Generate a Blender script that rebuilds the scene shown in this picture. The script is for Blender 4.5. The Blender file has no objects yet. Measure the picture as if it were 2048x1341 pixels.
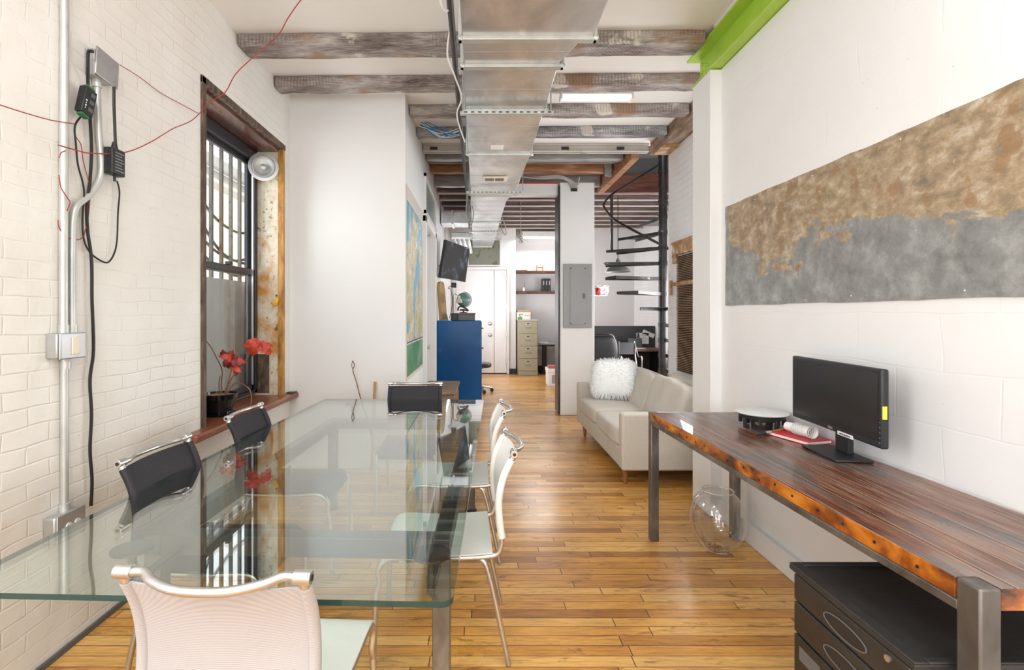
import bpy, bmesh, math, random
from mathutils import Vector, Matrix
random.seed(7)
C = bpy.context.scene.collection
PI = math.pi
V = Vector
# ------------------------------------------------------------------ camera, world, lights
F = 1000.0; CX = 960.0; CY = 627.0; CH = 1.45
cam = bpy.data.cameras.new('camera'); co = bpy.data.objects.new('camera', cam); C.objects.link(co)
co.location = (0, 0, CH); co.rotation_euler = (PI/2, 0, 0)
cam.sensor_width = 36; cam.sensor_fit = 'HORIZONTAL'; cam.lens = 36*F/2048
cam.shift_x = (1024-CX)/2048; cam.shift_y = -(670.5-CY)/2048; cam.clip_start = 0.02
bpy.context.scene.camera = co
vs = bpy.context.scene.view_settings
bpy.context.scene.display_settings.display_device = 'sRGB'
vs.view_transform = 'Standard'; vs.look = 'None'; vs.gamma = 1; vs.use_curve_mapping = False
vs.exposure = 0.58
w = bpy.data.worlds.new('sky'); bpy.context.scene.world = w; w.use_nodes = True
bg = w.node_tree.nodes['Background']; bg.inputs[0].default_value = (0.93, 0.96, 1, 1); bg.inputs[1].default_value = 2.0
def area(name, loc, rot, sx, sy, power, col=(1, 1, 1)):
    l = bpy.data.lights.new(name, 'AREA'); l.shape = 'RECTANGLE'; l.size = sx; l.size_y = sy; l.energy = power; l.color = col
    o = bpy.data.objects.new(name, l); C.objects.link(o); o.location = loc; o.rotation_euler = rot; return o
# daylight at window openings, the alcove tube, and added fill lamps
area('daylight_front_windows', (-0.1, -3.62, 1.95), (math.radians(110), 0, 0), 2.9, 2.3, 48, (0.93, 0.965, 1))
area('daylight_near_left_window', (-1.93, 0.15, 1.85), (0, math.radians(-118), 0), 2.0, 1.0, 25, (0.93, 0.965, 1))
area('fill_rear_left', (-1.93, -2.2, 1.85), (0, math.radians(-118), 0), 2.0, 1.0, 38, (0.93, 0.965, 1))  # added fill in an unseen extra window, evens out the near light
area('daylight_left_window', (-3.1, 3.55, 2.3), (0, math.radians(-92), 0), 2.2, 1.6, 64, (0.93, 0.965, 1.0))
area('fill_sofa_side', (2.235, 4.62, 1.85), (0, math.radians(108), 0), 1.2, 1.0, 42, (0.94, 0.97, 1.0))  # added fill hidden behind the pier, brightens partition, ceiling and floor
area('fill_stair_side', (3.66, 7.7, 1.9), (0, math.radians(105), 0), 2.4, 3.2, 150, (0.96, 0.97, 1.0))  # added fill out of view on the far right wall, no opening there
area('fill_far_left', (-0.66, 10.0, 1.9), (0, math.radians(-105), 0), 1.8, 2.2, 66, (0.97, 0.97, 1.0))  # added fill just off the solid corridor wall, brightens the far room
area('alcove_tube_glow', (1.5, 11.9, 3.25), (math.radians(-20), 0, 0), 1.1, 0.1, 24, (0.98, 0.98, 1))
for lx, ly in ((1.0, .55), (-.9, .55), (-.9, -1.6), (1.0, -1.6)): area('fill_ceiling', (lx, ly, 3.43), (0, 0, 0), 1.2, .12, 20, (.95, .975, 1))  # added ceiling fill above the view, lights seats and other horizontals

def W(px, py, d):            # point seen at a pixel, d metres into the room
    return V(((px-CX)*d/F, d, CH-(py-CY)*d/F))

# ------------------------------------------------------------------ materials
def S(nt, t, **k):
    n = nt.nodes.new(t)
    for a, b in k.items(): setattr(n, a, b)
    return n
def newmat(name):
    m = bpy.data.materials.new(name); m.use_nodes = True; nt = m.node_tree
    return m, nt, nt.nodes['Principled BSDF']
def c4(c): return (c[0], c[1], c[2], 1) if len(c) == 3 else c
def coords(nt, scale=(1, 1, 1), rot=(0, 0, 0)):
    tc = S(nt, 'ShaderNodeTexCoord'); mp = S(nt, 'ShaderNodeMapping')
    mp.inputs['Scale'].default_value = scale; mp.inputs['Rotation'].default_value = rot
    nt.links.new(tc.outputs['Object'], mp.inputs[0]); return mp.outputs[0]
def noise(nt, scale=(1, 1, 1), ns=5, detail=6, dist=0, rough=.55):
    n = S(nt, 'ShaderNodeTexNoise'); n.inputs['Scale'].default_value = ns; n.inputs['Detail'].default_value = detail
    n.inputs['Roughness'].default_value = rough; n.inputs['Distortion'].default_value = dist
    nt.links.new(coords(nt, scale), n.inputs['Vector']); return n.outputs['Fac']
def ramp(nt, fac, stops):
    r = S(nt, 'ShaderNodeValToRGB'); e = r.color_ramp.elements
    while len(e) < len(stops): e.new(0.5)
    for i, (p, c) in enumerate(stops): e[i].position = p; e[i].color = c4(c)
    nt.links.new(fac, r.inputs[0]); return r.outputs[0]
def mix(nt, fac, a, b, bt='MIX'):
    n = S(nt, 'ShaderNodeMix', data_type='RGBA', blend_type=bt)
    for s, v in ((0, fac), (6, a), (7, b)):
        if hasattr(v, 'links'): nt.links.new(v, n.inputs[s])
        else: n.inputs[s].default_value = v if s == 0 else c4(v)
    return n.outputs[2]
def math_(nt, op, a, b=None):
    n = S(nt, 'ShaderNodeMath', operation=op)
    for i, v in enumerate((a, b)):
        if v is None: continue
        if hasattr(v, 'links'): nt.links.new(v, n.inputs[i])
        else: n.inputs[i].default_value = v
    return n.outputs[0]
def bump(nt, b, h, st, dist=.01):
    n = S(nt, 'ShaderNodeBump'); n.inputs['Strength'].default_value = st; n.inputs['Distance'].default_value = dist
    nt.links.new(h, n.inputs['Height']); nt.links.new(n.outputs[0], b.inputs['Normal']); return n
def nmat(name, stops, scale=(1, 1, 1), ns=5, detail=6, dist=0, rough=.5, metal=0, bp=0, bns=None, bscale=None, coat=0, over=(), rvar=0, bdist=.01):
    m, nt, b = newmat(name)
    col = ramp(nt, noise(nt, scale, ns, detail, dist), stops)
    for (c, ons, lo, hi, osc) in over:
        f = ramp(nt, noise(nt, osc, ons, 5, .3), [(lo, (0, 0, 0)), (hi, (1, 1, 1))])
        col = mix(nt, f, col, c)
    nt.links.new(col, b.inputs['Base Color'])
    b.inputs['Roughness'].default_value = rough; b.inputs['Metallic'].default_value = metal
    b.inputs['Coat Weight'].default_value = coat; b.inputs['Coat Roughness'].default_value = .12
    if rvar:
        r = ramp(nt, noise(nt, scale, ns*1.7, 4), [(.3, (rough-rvar,)*3), (.7, (rough+rvar,)*3)])
        nt.links.new(r, b.inputs['Roughness'])
    if bp: bump(nt, b, noise(nt, bscale or scale, bns or ns*3, 6), bp, bdist)
    return m
def flat(name, c, rough=.5, metal=0, **k):
    return nmat(name, [(.35, tuple(x*.975 for x in c)), (.65, tuple(min(1, x*1.02) for x in c))], rough=rough, metal=metal, ns=k.pop('ns', 8), **k)
M = {}
M['plaster'] = nmat('white_plaster', [(.3, (.78, .775, .765)), (.7, (.815, .81, .802))], ns=1.5, rough=.6, bp=.12, bns=14, bdist=.006)
M['plaster_ceiling'] = nmat('ceiling_plaster', [(.3, (.84, .81, .775)), (.7, (.88, .855, .825))], ns=1.2, rough=.7, bp=.1, bns=9, bdist=.006)
def brickmat(name, c1, c2, dirt, bst, bw=.21, rh=.073, ax='YZ'):
    m, nt, b = newmat(name)
    tc = S(nt, 'ShaderNodeTexCoord'); sp = S(nt, 'ShaderNodeSeparateXYZ'); cb = S(nt, 'ShaderNodeCombineXYZ')
    nt.links.new(tc.outputs['Object'], sp.inputs[0])
    nt.links.new(sp.outputs['Y'], cb.inputs['X']); nt.links.new(sp.outputs['Z'], cb.inputs['Y'])
    # wobble so that the courses read hand-laid
    nz = S(nt, 'ShaderNodeTexNoise'); nz.inputs['Scale'].default_value = 3; nt.links.new(tc.outputs['Object'], nz.inputs['Vector'])
    va = S(nt, 'ShaderNodeVectorMath', operation='MULTIPLY_ADD')
    nt.links.new(nz.outputs['Color'], va.inputs[0]); va.inputs[1].default_value = (.06, .045, 0); nt.links.new(cb.outputs[0], va.inputs[2])
    br = S(nt, 'ShaderNodeTexBrick'); nt.links.new(va.outputs[0], br.inputs['Vector'])
    br.inputs['Scale'].default_value = 1; br.inputs['Brick Width'].default_value = bw; br.inputs['Row Height'].default_value = rh
    br.inputs['Mortar Size'].default_value = .006; br.inputs['Mortar Smooth'].default_value = 1
    br.inputs['Color1'].default_value = (1, 1, 1, 1); br.inputs['Color2'].default_value = (.9, .9, .9, 1); br.inputs['Mortar'].default_value = (0, 0, 0, 1)
    col = ramp(nt, noise(nt, ns=2.2, detail=5), [(.3, c1), (.7, c2)])
    soft = ramp(nt, noise(nt, ns=2.0, detail=3), [(.38, (0, 0, 0)), (.62, (1, 1, 1))])
    f = math_(nt, 'MULTIPLY', math_(nt, 'MULTIPLY', br.outputs['Fac'], .09), soft)
    col = mix(nt, f, col, dirt)
    sp2 = ramp(nt, noise(nt, ns=38, detail=3), [(.735, (0, 0, 0)), (.77, (1, 1, 1))])
    col = mix(nt, math_(nt, 'MULTIPLY', sp2, .5), col, (.45, .36, .26))
    nt.links.new(col, b.inputs['Base Color']); b.inputs['Roughness'].default_value = .5
    h = math_(nt, 'ADD', math_(nt, 'MULTIPLY', math_(nt, 'MULTIPLY', br.outputs['Fac'], -.62), math_(nt, 'ADD', soft, .25)), math_(nt, 'MULTIPLY', noise(nt, ns=8, detail=8), 1.9))
    bump(nt, b, h, bst, .011)
    return m
M['brick'] = brickmat('painted_brick', (.79, .755, .70), (.85, .83, .79), (.55, .50, .42), .36)
M['brick2'] = brickmat('painted_brick_grey', (.74, .74, .74), (.82, .82, .82), (.5, .5, .5), .5)
M['block'] = brickmat('painted_block', (.79, .782, .774), (.82, .813, .805), (.66, .65, .63), .13, bw=.42, rh=.21)

def floormat():
    m, nt, b = newmat('strip_floor')
    tc = S(nt, 'ShaderNodeTexCoord'); sp = S(nt, 'ShaderNodeSeparateXYZ'); nt.links.new(tc.outputs['Object'], sp.inputs[0])
    X, Y = sp.outputs['X'], sp.outputs['Y']
    ry = math_(nt, 'DIVIDE', Y, .066); row = math_(nt, 'FLOOR', ry); fy = math_(nt, 'FRACT', ry)
    w1 = S(nt, 'ShaderNodeTexWhiteNoise', noise_dimensions='1D'); nt.links.new(row, w1.inputs['W'])
    xx = math_(nt, 'ADD', math_(nt, 'DIVIDE', X, .85), math_(nt, 'MULTIPLY', w1.outputs['Value'], 9.7))
    colm = math_(nt, 'FLOOR', xx); fx = math_(nt, 'FRACT', xx)
    cb = S(nt, 'ShaderNodeCombineXYZ'); nt.links.new(row, cb.inputs['X']); nt.links.new(colm, cb.inputs['Y'])
    w2 = S(nt, 'ShaderNodeTexWhiteNoise', noise_dimensions='2D'); nt.links.new(cb.outputs[0], w2.inputs['Vector'])
    base = ramp(nt, w2.outputs['Value'], [(0, (.42, .18, .038)), (.2, (.64, .31, .068)), (.6, (.78, .42, .105)), (1, (.84, .52, .18))])
    g = noise(nt, (1.6, 20, 1), 3.6, 10, .4, .7)
    base = mix(nt, .75, base, ramp(nt, g, [(.30, (.36, .28, .22)), (.45, (.80, .76, .70)), (.62, (1.1, 1.08, 1.0))]), 'MULTIPLY')
    wear = ramp(nt, noise(nt, (.8, 1.1, 1), 1.3, 6, .4), [(.36, (.74, .67, .64)), (.60, (1.1, 1.07, 1.0))])
    base = mix(nt, .8, base, wear, 'MULTIPLY')
    st = ramp(nt, noise(nt, (1, 3.5, 1), 4.5, 9, .6, .7), [(.56, (0, 0, 0)), (.66, (1, 1, 1))])
    base = mix(nt, math_(nt, 'MULTIPLY', st, .7), base, (.13, .06, .022))
    j1 = math_(nt, 'LESS_THAN', fy, .06); j2 = math_(nt, 'LESS_THAN', fx, .006)
    j = math_(nt, 'MAXIMUM', j1, j2)
    base = mix(nt, math_(nt, 'MULTIPLY', j, .85), base, (.07, .03, .012))
    nt.links.new(base, b.inputs['Base Color'])
    rr = ramp(nt, noise(nt, (.6, 1, 1), 2.6, 5, .5), [(.3, (.26,)*3), (.7, (.42,)*3)])
    nt.links.new(rr, b.inputs['Roughness']); b.inputs['Coat Weight'].default_value = .25; b.inputs['Coat Roughness'].default_value = .2
    h = math_(nt, 'ADD', math_(nt, 'MULTIPLY', j, -1.0), math_(nt, 'MULTIPLY', g, .35))
    bump(nt, b, h, .25, .003)
    return m
M['floor'] = floormat()
def joistmat(name, stops, patches):
    m, nt, b = newmat(name)
    big = noise(nt, (.8, 3, 3), 2.4, 6, .2); fine = noise(nt, (2.2, 26, 26), 4.5, 9, .1, .7)
    f = math_(nt, 'ADD', math_(nt, 'MULTIPLY', big, .52), math_(nt, 'MULTIPLY', fine, .48))
    col = ramp(nt, f, stops)
    for (c, ns_, lo, hi) in patches:
        k = ramp(nt, noise(nt, (.9, 1.2, 1.2), ns_, 7, .2), [(lo, (0, 0, 0)), (hi, (1, 1, 1))]); col = mix(nt, math_(nt, 'MULTIPLY', k, .8), col, c)
    # saw and hatchet marks across the grain
    wv = S(nt, 'ShaderNodeTexWave', wave_type='BANDS', bands_direction='X'); wv.inputs['Scale'].default_value = 13; wv.inputs['Distortion'].default_value = 3.5; wv.inputs['Detail'].default_value = 3; wv.inputs['Detail Scale'].default_value = 2
    nt.links.new(coords(nt, (1, 1.5, 1.5), (0, 0, .5)), wv.inputs['Vector'])
    mk = ramp(nt, wv.outputs['Fac'], [(.12, (1, 1, 1)), (.3, (0, 0, 0))])
    area_ = ramp(nt, noise(nt, (.7, 2, 2), 2.1, 3), [(.48, (0, 0, 0)), (.56, (1, 1, 1))])
    col = mix(nt, math_(nt, 'MULTIPLY', math_(nt, 'MULTIPLY', mk, area_), .38), col, (.055, .045, .045))
    nt.links.new(col, b.inputs['Base Color']); b.inputs['Roughness'].default_value = .8
    bump(nt, b, f, .8, .012); return m
M['joist'] = joistmat('weathered_joist', [(.36, (.06, .045, .04)), (.45, (.22, .175, .16)), (.53, (.38, .34, .325)), (.66, (.68, .64, .60))], [((.30, .16, .08), 2.3, .56, .66), ((.74, .68, .60), 3.1, .63, .66)])
M['joist_dark'] = joistmat('sooty_joist', [(.37, (.035, .03, .032)), (.46, (.15, .14, .145)), (.55, (.33, .32, .33)), (.68, (.70, .69, .68))], [((.68, .61, .52), 3.3, .64, .67)])
M['beam_brown'] = nmat('old_timber', [(.3, (.10, .06, .04)), (.5, (.26, .17, .115)), (.72, (.46, .36, .28))], (6, 1.2, 6), 2.5, 9, .5, rough=.7, bp=.6, bns=7, over=[((.42, .19, .06), 2.5, .6, .7, (1, 1, 1))])
M['joist_orange'] = nmat('rust_brown_timber', [(.3, (.17, .065, .025)), (.5, (.33, .145, .06)), (.7, (.50, .29, .16))], (1.1, 8, 8), 2.4, 8, .5, rough=.6, bp=.4, bns=7)
M['timber_red'] = nmat('dark_red_timber', [(.3, (.07, .02, .012)), (.5, (.15, .045, .025)), (.75, (.26, .10, .06))], (1, 7, 7), 2.4, 8, .5, rough=.6, bp=.4)
M['joist_far'] = nmat('mauve_brown_joist', [(.3, (.10, .068, .06)), (.5, (.17, .12, .108)), (.72, (.30, .24, .22))], (1, 8, 8), 2.2, 8, .5, rough=.7, bp=.4)
M['lath'] = flat('pale_joist_strip', (.62, .57, .54), .7)
M['deck_wood'] = nmat('ceiling_boards', [(.3, (.26, .20, .17)), (.7, (.44, .37, .33))], (1, 6, 1), 3, 6, rough=.8)
M['steel_cream'] = nmat('cream_painted_steel', [(.35, (.40, .37, .33)), (.6, (.54, .50, .45))], ns=2.5, rough=.5, over=[((.25, .17, .12), 7, .66, .74, (.4, 1, 1))])
M['steel_grey'] = nmat('grey_steel', [(.3, (.24, .23, .225)), (.7, (.42, .405, .39))], (1, 5, 5), 3, rough=.45, metal=.3)
M['galv'] = nmat('galvanised_duct', [(.3, (.48, .50, .515)), (.5, (.64, .66, .67)), (.72, (.80, .82, .83))], (1, .6, 1), 2.6, 5, 1.2, rough=.32, metal=.85, bp=.03, bns=2, rvar=.03, bdist=.02, over=[((.85, .86, .86), 7, .60, .80, (1.6, .6, 1)), ((.33, .36, .40), 3, .60, .85, (1, .5, 1))])
M['galv_flange'] = nmat('galvanised_flange', [(.3, (.50, .53, .51)), (.7, (.66, .69, .66))], ns=9, rough=.42, metal=.75)
M['galv_box'] = nmat('galvanised_box', [(.3, (.42, .43, .43)), (.7, (.56, .57, .57))], ns=7, rough=.4, metal=.7)
M['conduit'] = nmat('conduit_metal', [(.3, (.50, .515, .50)), (.7, (.66, .67, .64))], ns=5, rough=.42, metal=.5)
M['chrome'] = flat('brushed_silver', (.60, .585, .565), .30, .9)
M['bronze_metal'] = nmat('raw_steel', [(.3, (.11, .10, .09)), (.5, (.20, .185, .17)), (.75, (.36, .34, .315))], (2, 2, 1), 3.5, 7, .5, rough=.42, metal=.75)
M['black_metal'] = nmat('blackened_steel', [(.3, (.022, .02, .02)), (.7, (.07, .064, .06))], ns=6, rough=.34, metal=.6, over=[((.40, .36, .32), 6, .70, .78, (1, 1, 1))])
M['table_steel'] = flat('dark_table_steel', (.10, .105, .11), .3, .8)
M['black'] = flat('black_plastic', (.018, .018, .02), .45)
M['black_gloss'] = flat('black_gloss', (.006, .006, .008), .12)
M['cabinet_black'] = nmat('scuffed_black_plastic', [(.3, (.014, .013, .013)), (.7, (.034, .032, .031))], ns=3, detail=9, rough=.38, bp=.1, bns=60, rvar=.08)
M['cord_black'] = flat('black_cord', (.02, .018, .016), .45)
M['cord_red'] = flat('red_wire', (.34, .035, .03), .4)
M['cord_grey'] = flat('grey_cable', (.33, .31, .29), .5)
M['cord_white'] = flat('white_cable', (.75, .73, .68), .5)
M['cord_blue'] = flat('blue_cable', (.03, .22, .48), .45)
M['green_paint'] = nmat('lime_green_paint', [(.3, (.38, .60, .045)), (.7, (.46, .68, .08))], ns=6, rough=.35)
M['blue_paint'] = nmat('blue_enamel', [(.35, (.001, .06, .20)), (.65, (.002, .10, .30))], ns=1.6, rough=.24, over=[((.15, .24, .42), 2.4, .64, .86, (1, 1, .9))]); M['blue_paint'].node_tree.nodes['Principled BSDF'].inputs['Specular IOR Level'].default_value = .25
M['tan_paint'] = flat('olive_tan_enamel', (.36, .33, .225), .35)
M['white_gloss'] = flat('white_gloss_paint', (.82, .82, .82), .25)
M['white_plastic'] = flat('white_plastic', (.82, .80, .77), .4)
M['beige_plastic'] = flat('beige_plastic', (.78, .68, .56), .4)
M['grey_panel'] = flat('grey_panel_paint', (.30, .295, .29), .45)
M['grey_dark'] = flat('dark_grey', (.12, .12, .12), .5)
M['cardboard'] = flat('cardboard', (.48, .34, .21), .8)
M['paper'] = flat('paper', (.78, .76, .72), .8)
M['red'] = flat('red_cover', (.55, .02, .035), .45)
M['yellow'] = flat('yellow_tape', (.80, .78, .06), .5)
M['green'] = flat('leaf_green', (.10, .30, .05), .6); M['green_term'] = flat('green_terminal', (.03, .16, .05), .5)
M['sofa'] = nmat('linen_upholstery', [(.3, (.55, .50, .43)), (.7, (.63, .58, .51))], ns=120, detail=4, rough=.9, bp=.35, bns=260, bdist=.002, over=[((.48, .43, .37), 3, .6, .9, (1, 1, 1))])
M['leg_wood'] = nmat('walnut_leg', [(.3, (.22, .075, .025)), (.7, (.38, .16, .06))], (8, 8, 1), 3, rough=.35)
M['fur'] = flat('white_fur', (.90, .90, .89), .8)
M['black_leather'] = flat('black_leather', (.012, .012, .013), .35)
def weave(name, a, bcol, scale, alpha=1.0):
    m, nt, b = newmat(name)
    ck = S(nt, 'ShaderNodeTexChecker'); ck.inputs['Scale'].default_value = scale
    nt.links.new(coords(nt, (1, 1, 1), (.02, .02, .78)), ck.inputs['Vector'])
    ck.inputs['Color1'].default_value = c4(a); ck.inputs['Color2'].default_value = c4(bcol)
    col = mix(nt, .5, ck.outputs['Color'], ramp(nt, noise(nt, ns=5), [(.3, a), (.7, tuple(min(1, x*1.06) for x in a))]))
    nt.links.new(col, b.inputs['Base Color']); b.inputs['Roughness'].default_value = .65
    if alpha < 1: b.inputs['Alpha'].default_value = alpha
    bump(nt, b, ck.outputs['Fac'], .3, .001); return m
M['mesh_white'] = weave('white_woven_sling', (.50, .475, .475), (.26, .235, .235), 420)
M['sling_white'] = weave('white_smooth_sling', (.76, .75, .71), (.70, .69, .65), 300)
M['sling_black'] = weave('black_woven_sling', (.022, .019, .026), (.009, .008, .011), 300, .94)
def glassmat(name, tint, ior=1.5, rough=0.0, gl=1.0, pw=5.0):
    m = bpy.data.materials.new(name); m.use_nodes = True; nt = m.node_tree; nt.nodes.clear()
    out = S(nt, 'ShaderNodeOutputMaterial'); tr = S(nt, 'ShaderNodeBsdfTransparent'); gs = S(nt, 'ShaderNodeBsdfGlossy')
    tr.inputs[0].default_value = c4(tint); gs.inputs['Roughness'].default_value = rough; gs.inputs[0].default_value = (gl, gl, gl, 1)
    fr = S(nt, 'ShaderNodeFresnel'); fr.inputs['IOR'].default_value = ior
    # a sheet of glass reflects as much seen from inside as from outside
    ge = S(nt, 'ShaderNodeNewGeometry'); mr = math_(nt, 'ADD', math_(nt, 'MULTIPLY', ge.outputs['Backfacing'], (1/ior)-ior), ior)
    iv = math_(nt, 'SUBTRACT', ior, 0.0)
    fr.inputs['IOR'].default_value = ior
    lw = S(nt, 'ShaderNodeLayerWeight'); lw.inputs['Blend'].default_value = 0.5
    # Schlick from facing
    f5 = math_(nt, 'POWER', lw.outputs['Facing'], pw); f0 = ((ior-1)/(ior+1))**2
    f = math_(nt, 'ADD', math_(nt, 'MULTIPLY', f5, 1-f0), f0)
    mx = S(nt, 'ShaderNodeMixShader'); nt.links.new(f, mx.inputs[0]); nt.links.new(tr.outputs[0], mx.inputs[1]); nt.links.new(gs.outputs[0], mx.inputs[2])
    nt.links.new(mx.outputs[0], out.inputs[0]); return m
M['glass_top'] = glassmat('clear_tabletop_glass', (.885, .955, .935), 1.9, pw=3.4)
M['glass'] = glassmat('clear_window_glass', (.96, .975, .97), 1.45)
M['glass_bowl'] = glassmat('clear_bowl_glass', (.90, .915, .915), 1.9, pw=3.0)
m, nt, b = newmat('green_glass_edge'); M['glass_edge'] = m
b.inputs['Base Color'].default_value = (.005, .045, .04, 1); b.inputs['Roughness'].default_value = .08; b.inputs['Alpha'].default_value = .92
m, nt, b = newmat('frosted_transom'); M['transom'] = m
b.inputs['Base Color'].default_value = (.28, .34, .30, 1); b.inputs['Roughness'].default_value = .25
m, nt, b = newmat('lit_tube'); M['tube_lit'] = m
b.inputs['Base Color'].default_value = (.9, .9, .9, 1); b.inputs['Emission Color'].default_value = (1, .98, .95, 1); b.inputs['Emission Strength'].default_value = .55
M['tube_off'] = M['tube_lit']
# worktable
def plankmat():
    m, nt, b = newmat('reclaimed_worktop')
    col = ramp(nt, noise(nt, (22, 1.6, 9), 2.6, 11, .3, .68), [(.34, (.026, .010, .007)), (.46, (.11, .034, .016)), (.58, (.20, .078, .04)), (.72, (.34, .22, .155))])
    gr = ramp(nt, noise(nt, (3.2, .9, 1), 1.7, 6, .6), [(.50, (0, 0, 0)), (.57, (1, 1, 1))])
    col = mix(nt, math_(nt, 'MULTIPLY', gr, .8), col, ramp(nt, noise(nt, (30, 2, 1), 3, 5), [(.35, (.035, .035, .035)), (.65, (.15, .13, .12))]))
    wr = ramp(nt, noise(nt, (4, .7, 1), 2.3, 4, .2), [(.50, (0, 0, 0)), (.72, (1, 1, 1))])
    col = mix(nt, math_(nt, 'MULTIPLY', wr, .45), col, (.34, .23, .17))
    chip = ramp(nt, noise(nt, (14, 3, 1), 4, 4, .2), [(.73, (0, 0, 0)), (.76, (1, 1, 1))])
    col = mix(nt, chip, col, (.52, .30, .14))
    tc = S(nt, 'ShaderNodeTexCoord'); sp = S(nt, 'ShaderNodeSeparateXYZ'); nt.links.new(tc.outputs['Object'], sp.inputs[0])
    fx = math_(nt, 'FRACT', math_(nt, 'DIVIDE', math_(nt, 'ADD', sp.outputs['X'], 5), .1005)); j = math_(nt, 'LESS_THAN', fx, .05); j_ = math_(nt, 'LESS_THAN', math_(nt, 'ABSOLUTE', math_(nt, 'SUBTRACT', fx, .08)), .03)
    col = mix(nt, math_(nt, 'MULTIPLY', j_, .6), col, (.42, .22, .11)); col = mix(nt, math_(nt, 'MULTIPLY', j, .95), col, (.015, .008, .006))
    nt.links.new(col, b.inputs['Base Color'])
    nt.links.new(ramp(nt, noise(nt, (5, 1, 1), 3, 5), [(.3, (.26,)*3), (.7, (.42,)*3)]), b.inputs['Roughness'])
    b.inputs['Coat Weight'].default_value = .2
    h = math_(nt, 'ADD', math_(nt, 'MULTIPLY', j, -1.4), noise(nt, (30, 2, 1), 3, 6)); bump(nt, b, h, .4, .004)
    return m
M['plank'] = plankmat()
M['plank_edge'] = nmat('varnished_edge', [(.36, (.035, .012, .005)), (.48, (.24, .06, .008)), (.58, (.50, .155, .012)), (.70, (.66, .28, .03))], (1, 1, 2), 5, 7, .5, rough=.25, coat=.4, bp=.35, bns=16, over=[((.03, .012, .006), 13, .68, .74, (1, .8, 1))])
m, nt, b = newmat('rusted_sheet'); M['sheet'] = m
tc = S(nt, 'ShaderNodeTexCoord'); sp = S(nt, 'ShaderNodeSeparateXYZ'); nt.links.new(tc.outputs['Object'], sp.inputs[0])
grey = ramp(nt, noise(nt, (1, 1, 1), 9, 12, .15, .72), [(.30, (.16, .16, .15)), (.5, (.275, .275, .265)), (.68, (.42, .42, .405))])
tan = ramp(nt, noise(nt, (1, 1.3, 2), 8, 12, .2, .72), [(.34, (.20, .17, .13)), (.46, (.36, .26, .155)), (.56, (.47, .36, .24)), (.68, (.66, .60, .50))])
zz = math_(nt, 'MULTIPLY', math_(nt, 'SUBTRACT', sp.outputs['Z'], .30), 1.25)
cor = math_(nt, 'MULTIPLY', math_(nt, 'MAXIMUM', math_(nt, 'SUBTRACT', sp.outputs['Y'], .55), 0.0), math_(nt, 'MULTIPLY', sp.outputs['Z'], -.9))
fac = math_(nt, 'ADD', math_(nt, 'ADD', zz, cor), noise(nt, (1, .8, 1.3), 3.0, 10, .3, .62))
ft = ramp(nt, fac, [(.485, (0, 0, 0)), (.51, (1, 1, 1))])
col = mix(nt, ft, grey, tan)
sp3 = ramp(nt, noise(nt, ns=17, detail=4), [(.70, (0, 0, 0)), (.73, (1, 1, 1))]); col = mix(nt, math_(nt, 'MULTIPLY', sp3, .45), col, (.62, .60, .55))
sp4 = ramp(nt, noise(nt, ns=9, detail=8), [(.58, (0, 0, 0)), (.61, (1, 1, 1))]); col = mix(nt, math_(nt, 'MULTIPLY', math_(nt, 'MULTIPLY', sp4, ft), .6), col, (.32, .17, .075))
nt.links.new(col, b.inputs['Base Color']); b.inputs['Roughness'].default_value = .42; b.inputs['Metallic'].default_value = .25
bump(nt, b, noise(nt, ns=14, detail=8), .25, .004)
M['peel'] = nmat('peeling_cream_paint', [(.3, (.62, .54, .40)), (.7, (.80, .74, .62))], (1, 1, 1), 22, 8, .2, rough=.6, bp=.5, bns=40, bdist=.004,
    over=[((.62, .28, .06), 3.4, .52, .63, (1, 1.6, .7)), ((.40, .24, .12), 26, .58, .66, (1, 1, .7)), ((.22, .10, .04), 7, .66, .70, (1, 1, 1))])
M['orange_edge'] = nmat('orange_stained_edge', [(.3, (.20, .08, .02)), (.5, (.48, .22, .04)), (.7, (.62, .36, .10))], (4, 4, 1), 5, 8, .3, rough=.5, bp=.4)
M['frame_dark_wood'] = nmat('dark_rough_frame', [(.3, (.045, .026, .018)), (.55, (.13, .08, .055)), (.75, (.28, .20, .14))], (5, 5, 1.2), 7, 8, .4, rough=.7, bp=.6)
M['soffit_wood'] = nmat('glossy_mahogany', [(.3, (.05, .018, .012)), (.55, (.12, .05, .035)), (.75, (.26, .16, .14))], (6, 1, 1), 2.5, 7, .4, rough=.22)
M['sill_wood'] = nmat('red_brown_sill', [(.3, (.17, .05, .022)), (.6, (.29, .10, .05)), (.8, (.42, .2, .12))], (8, 1, 8), 2.5, 7, .4, rough=.3, bp=.15)
M['window_bronze'] = flat('dark_window_frame', (.045, .045, .055), .3, .3)
M['grille'] = flat('outdoor_grille_paint', (.045, .036, .028), .7)
M['ribbed'] = flat('grey_ribbed_panel', (.40, .39, .385), .45)
M['facade'] = flat('cream_facade', (.74, .66, .52), .8)
M['facade_grey'] = flat('grey_ledge', (.38, .35, .32), .7)
M['copper'] = nmat('ribbed_bronze_board', [(.3, (.15, .085, .035)), (.6, (.24, .15, .07)), (.8, (.36, .25, .14))], (1, 1, 1), 5, 7, rough=.45, metal=.3)
M['rust'] = nmat('rusted_cap', [(.3, (.28, .12, .035)), (.55, (.45, .26, .12)), (.7, (.72, .66, .55))], ns=14, rough=.7, bp=.4)
M['soil'] = nmat('potting_chips', [(.3, (.12, .06, .03)), (.6, (.42, .26, .12)), (.8, (.66, .46, .26))], ns=40, rough=.9, bp=.8, bns=60)
M['twig'] = nmat('brown_stem', [(.3, (.13, .06, .03)), (.7, (.28, .16, .09))], ns=20, rough=.7)
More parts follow.
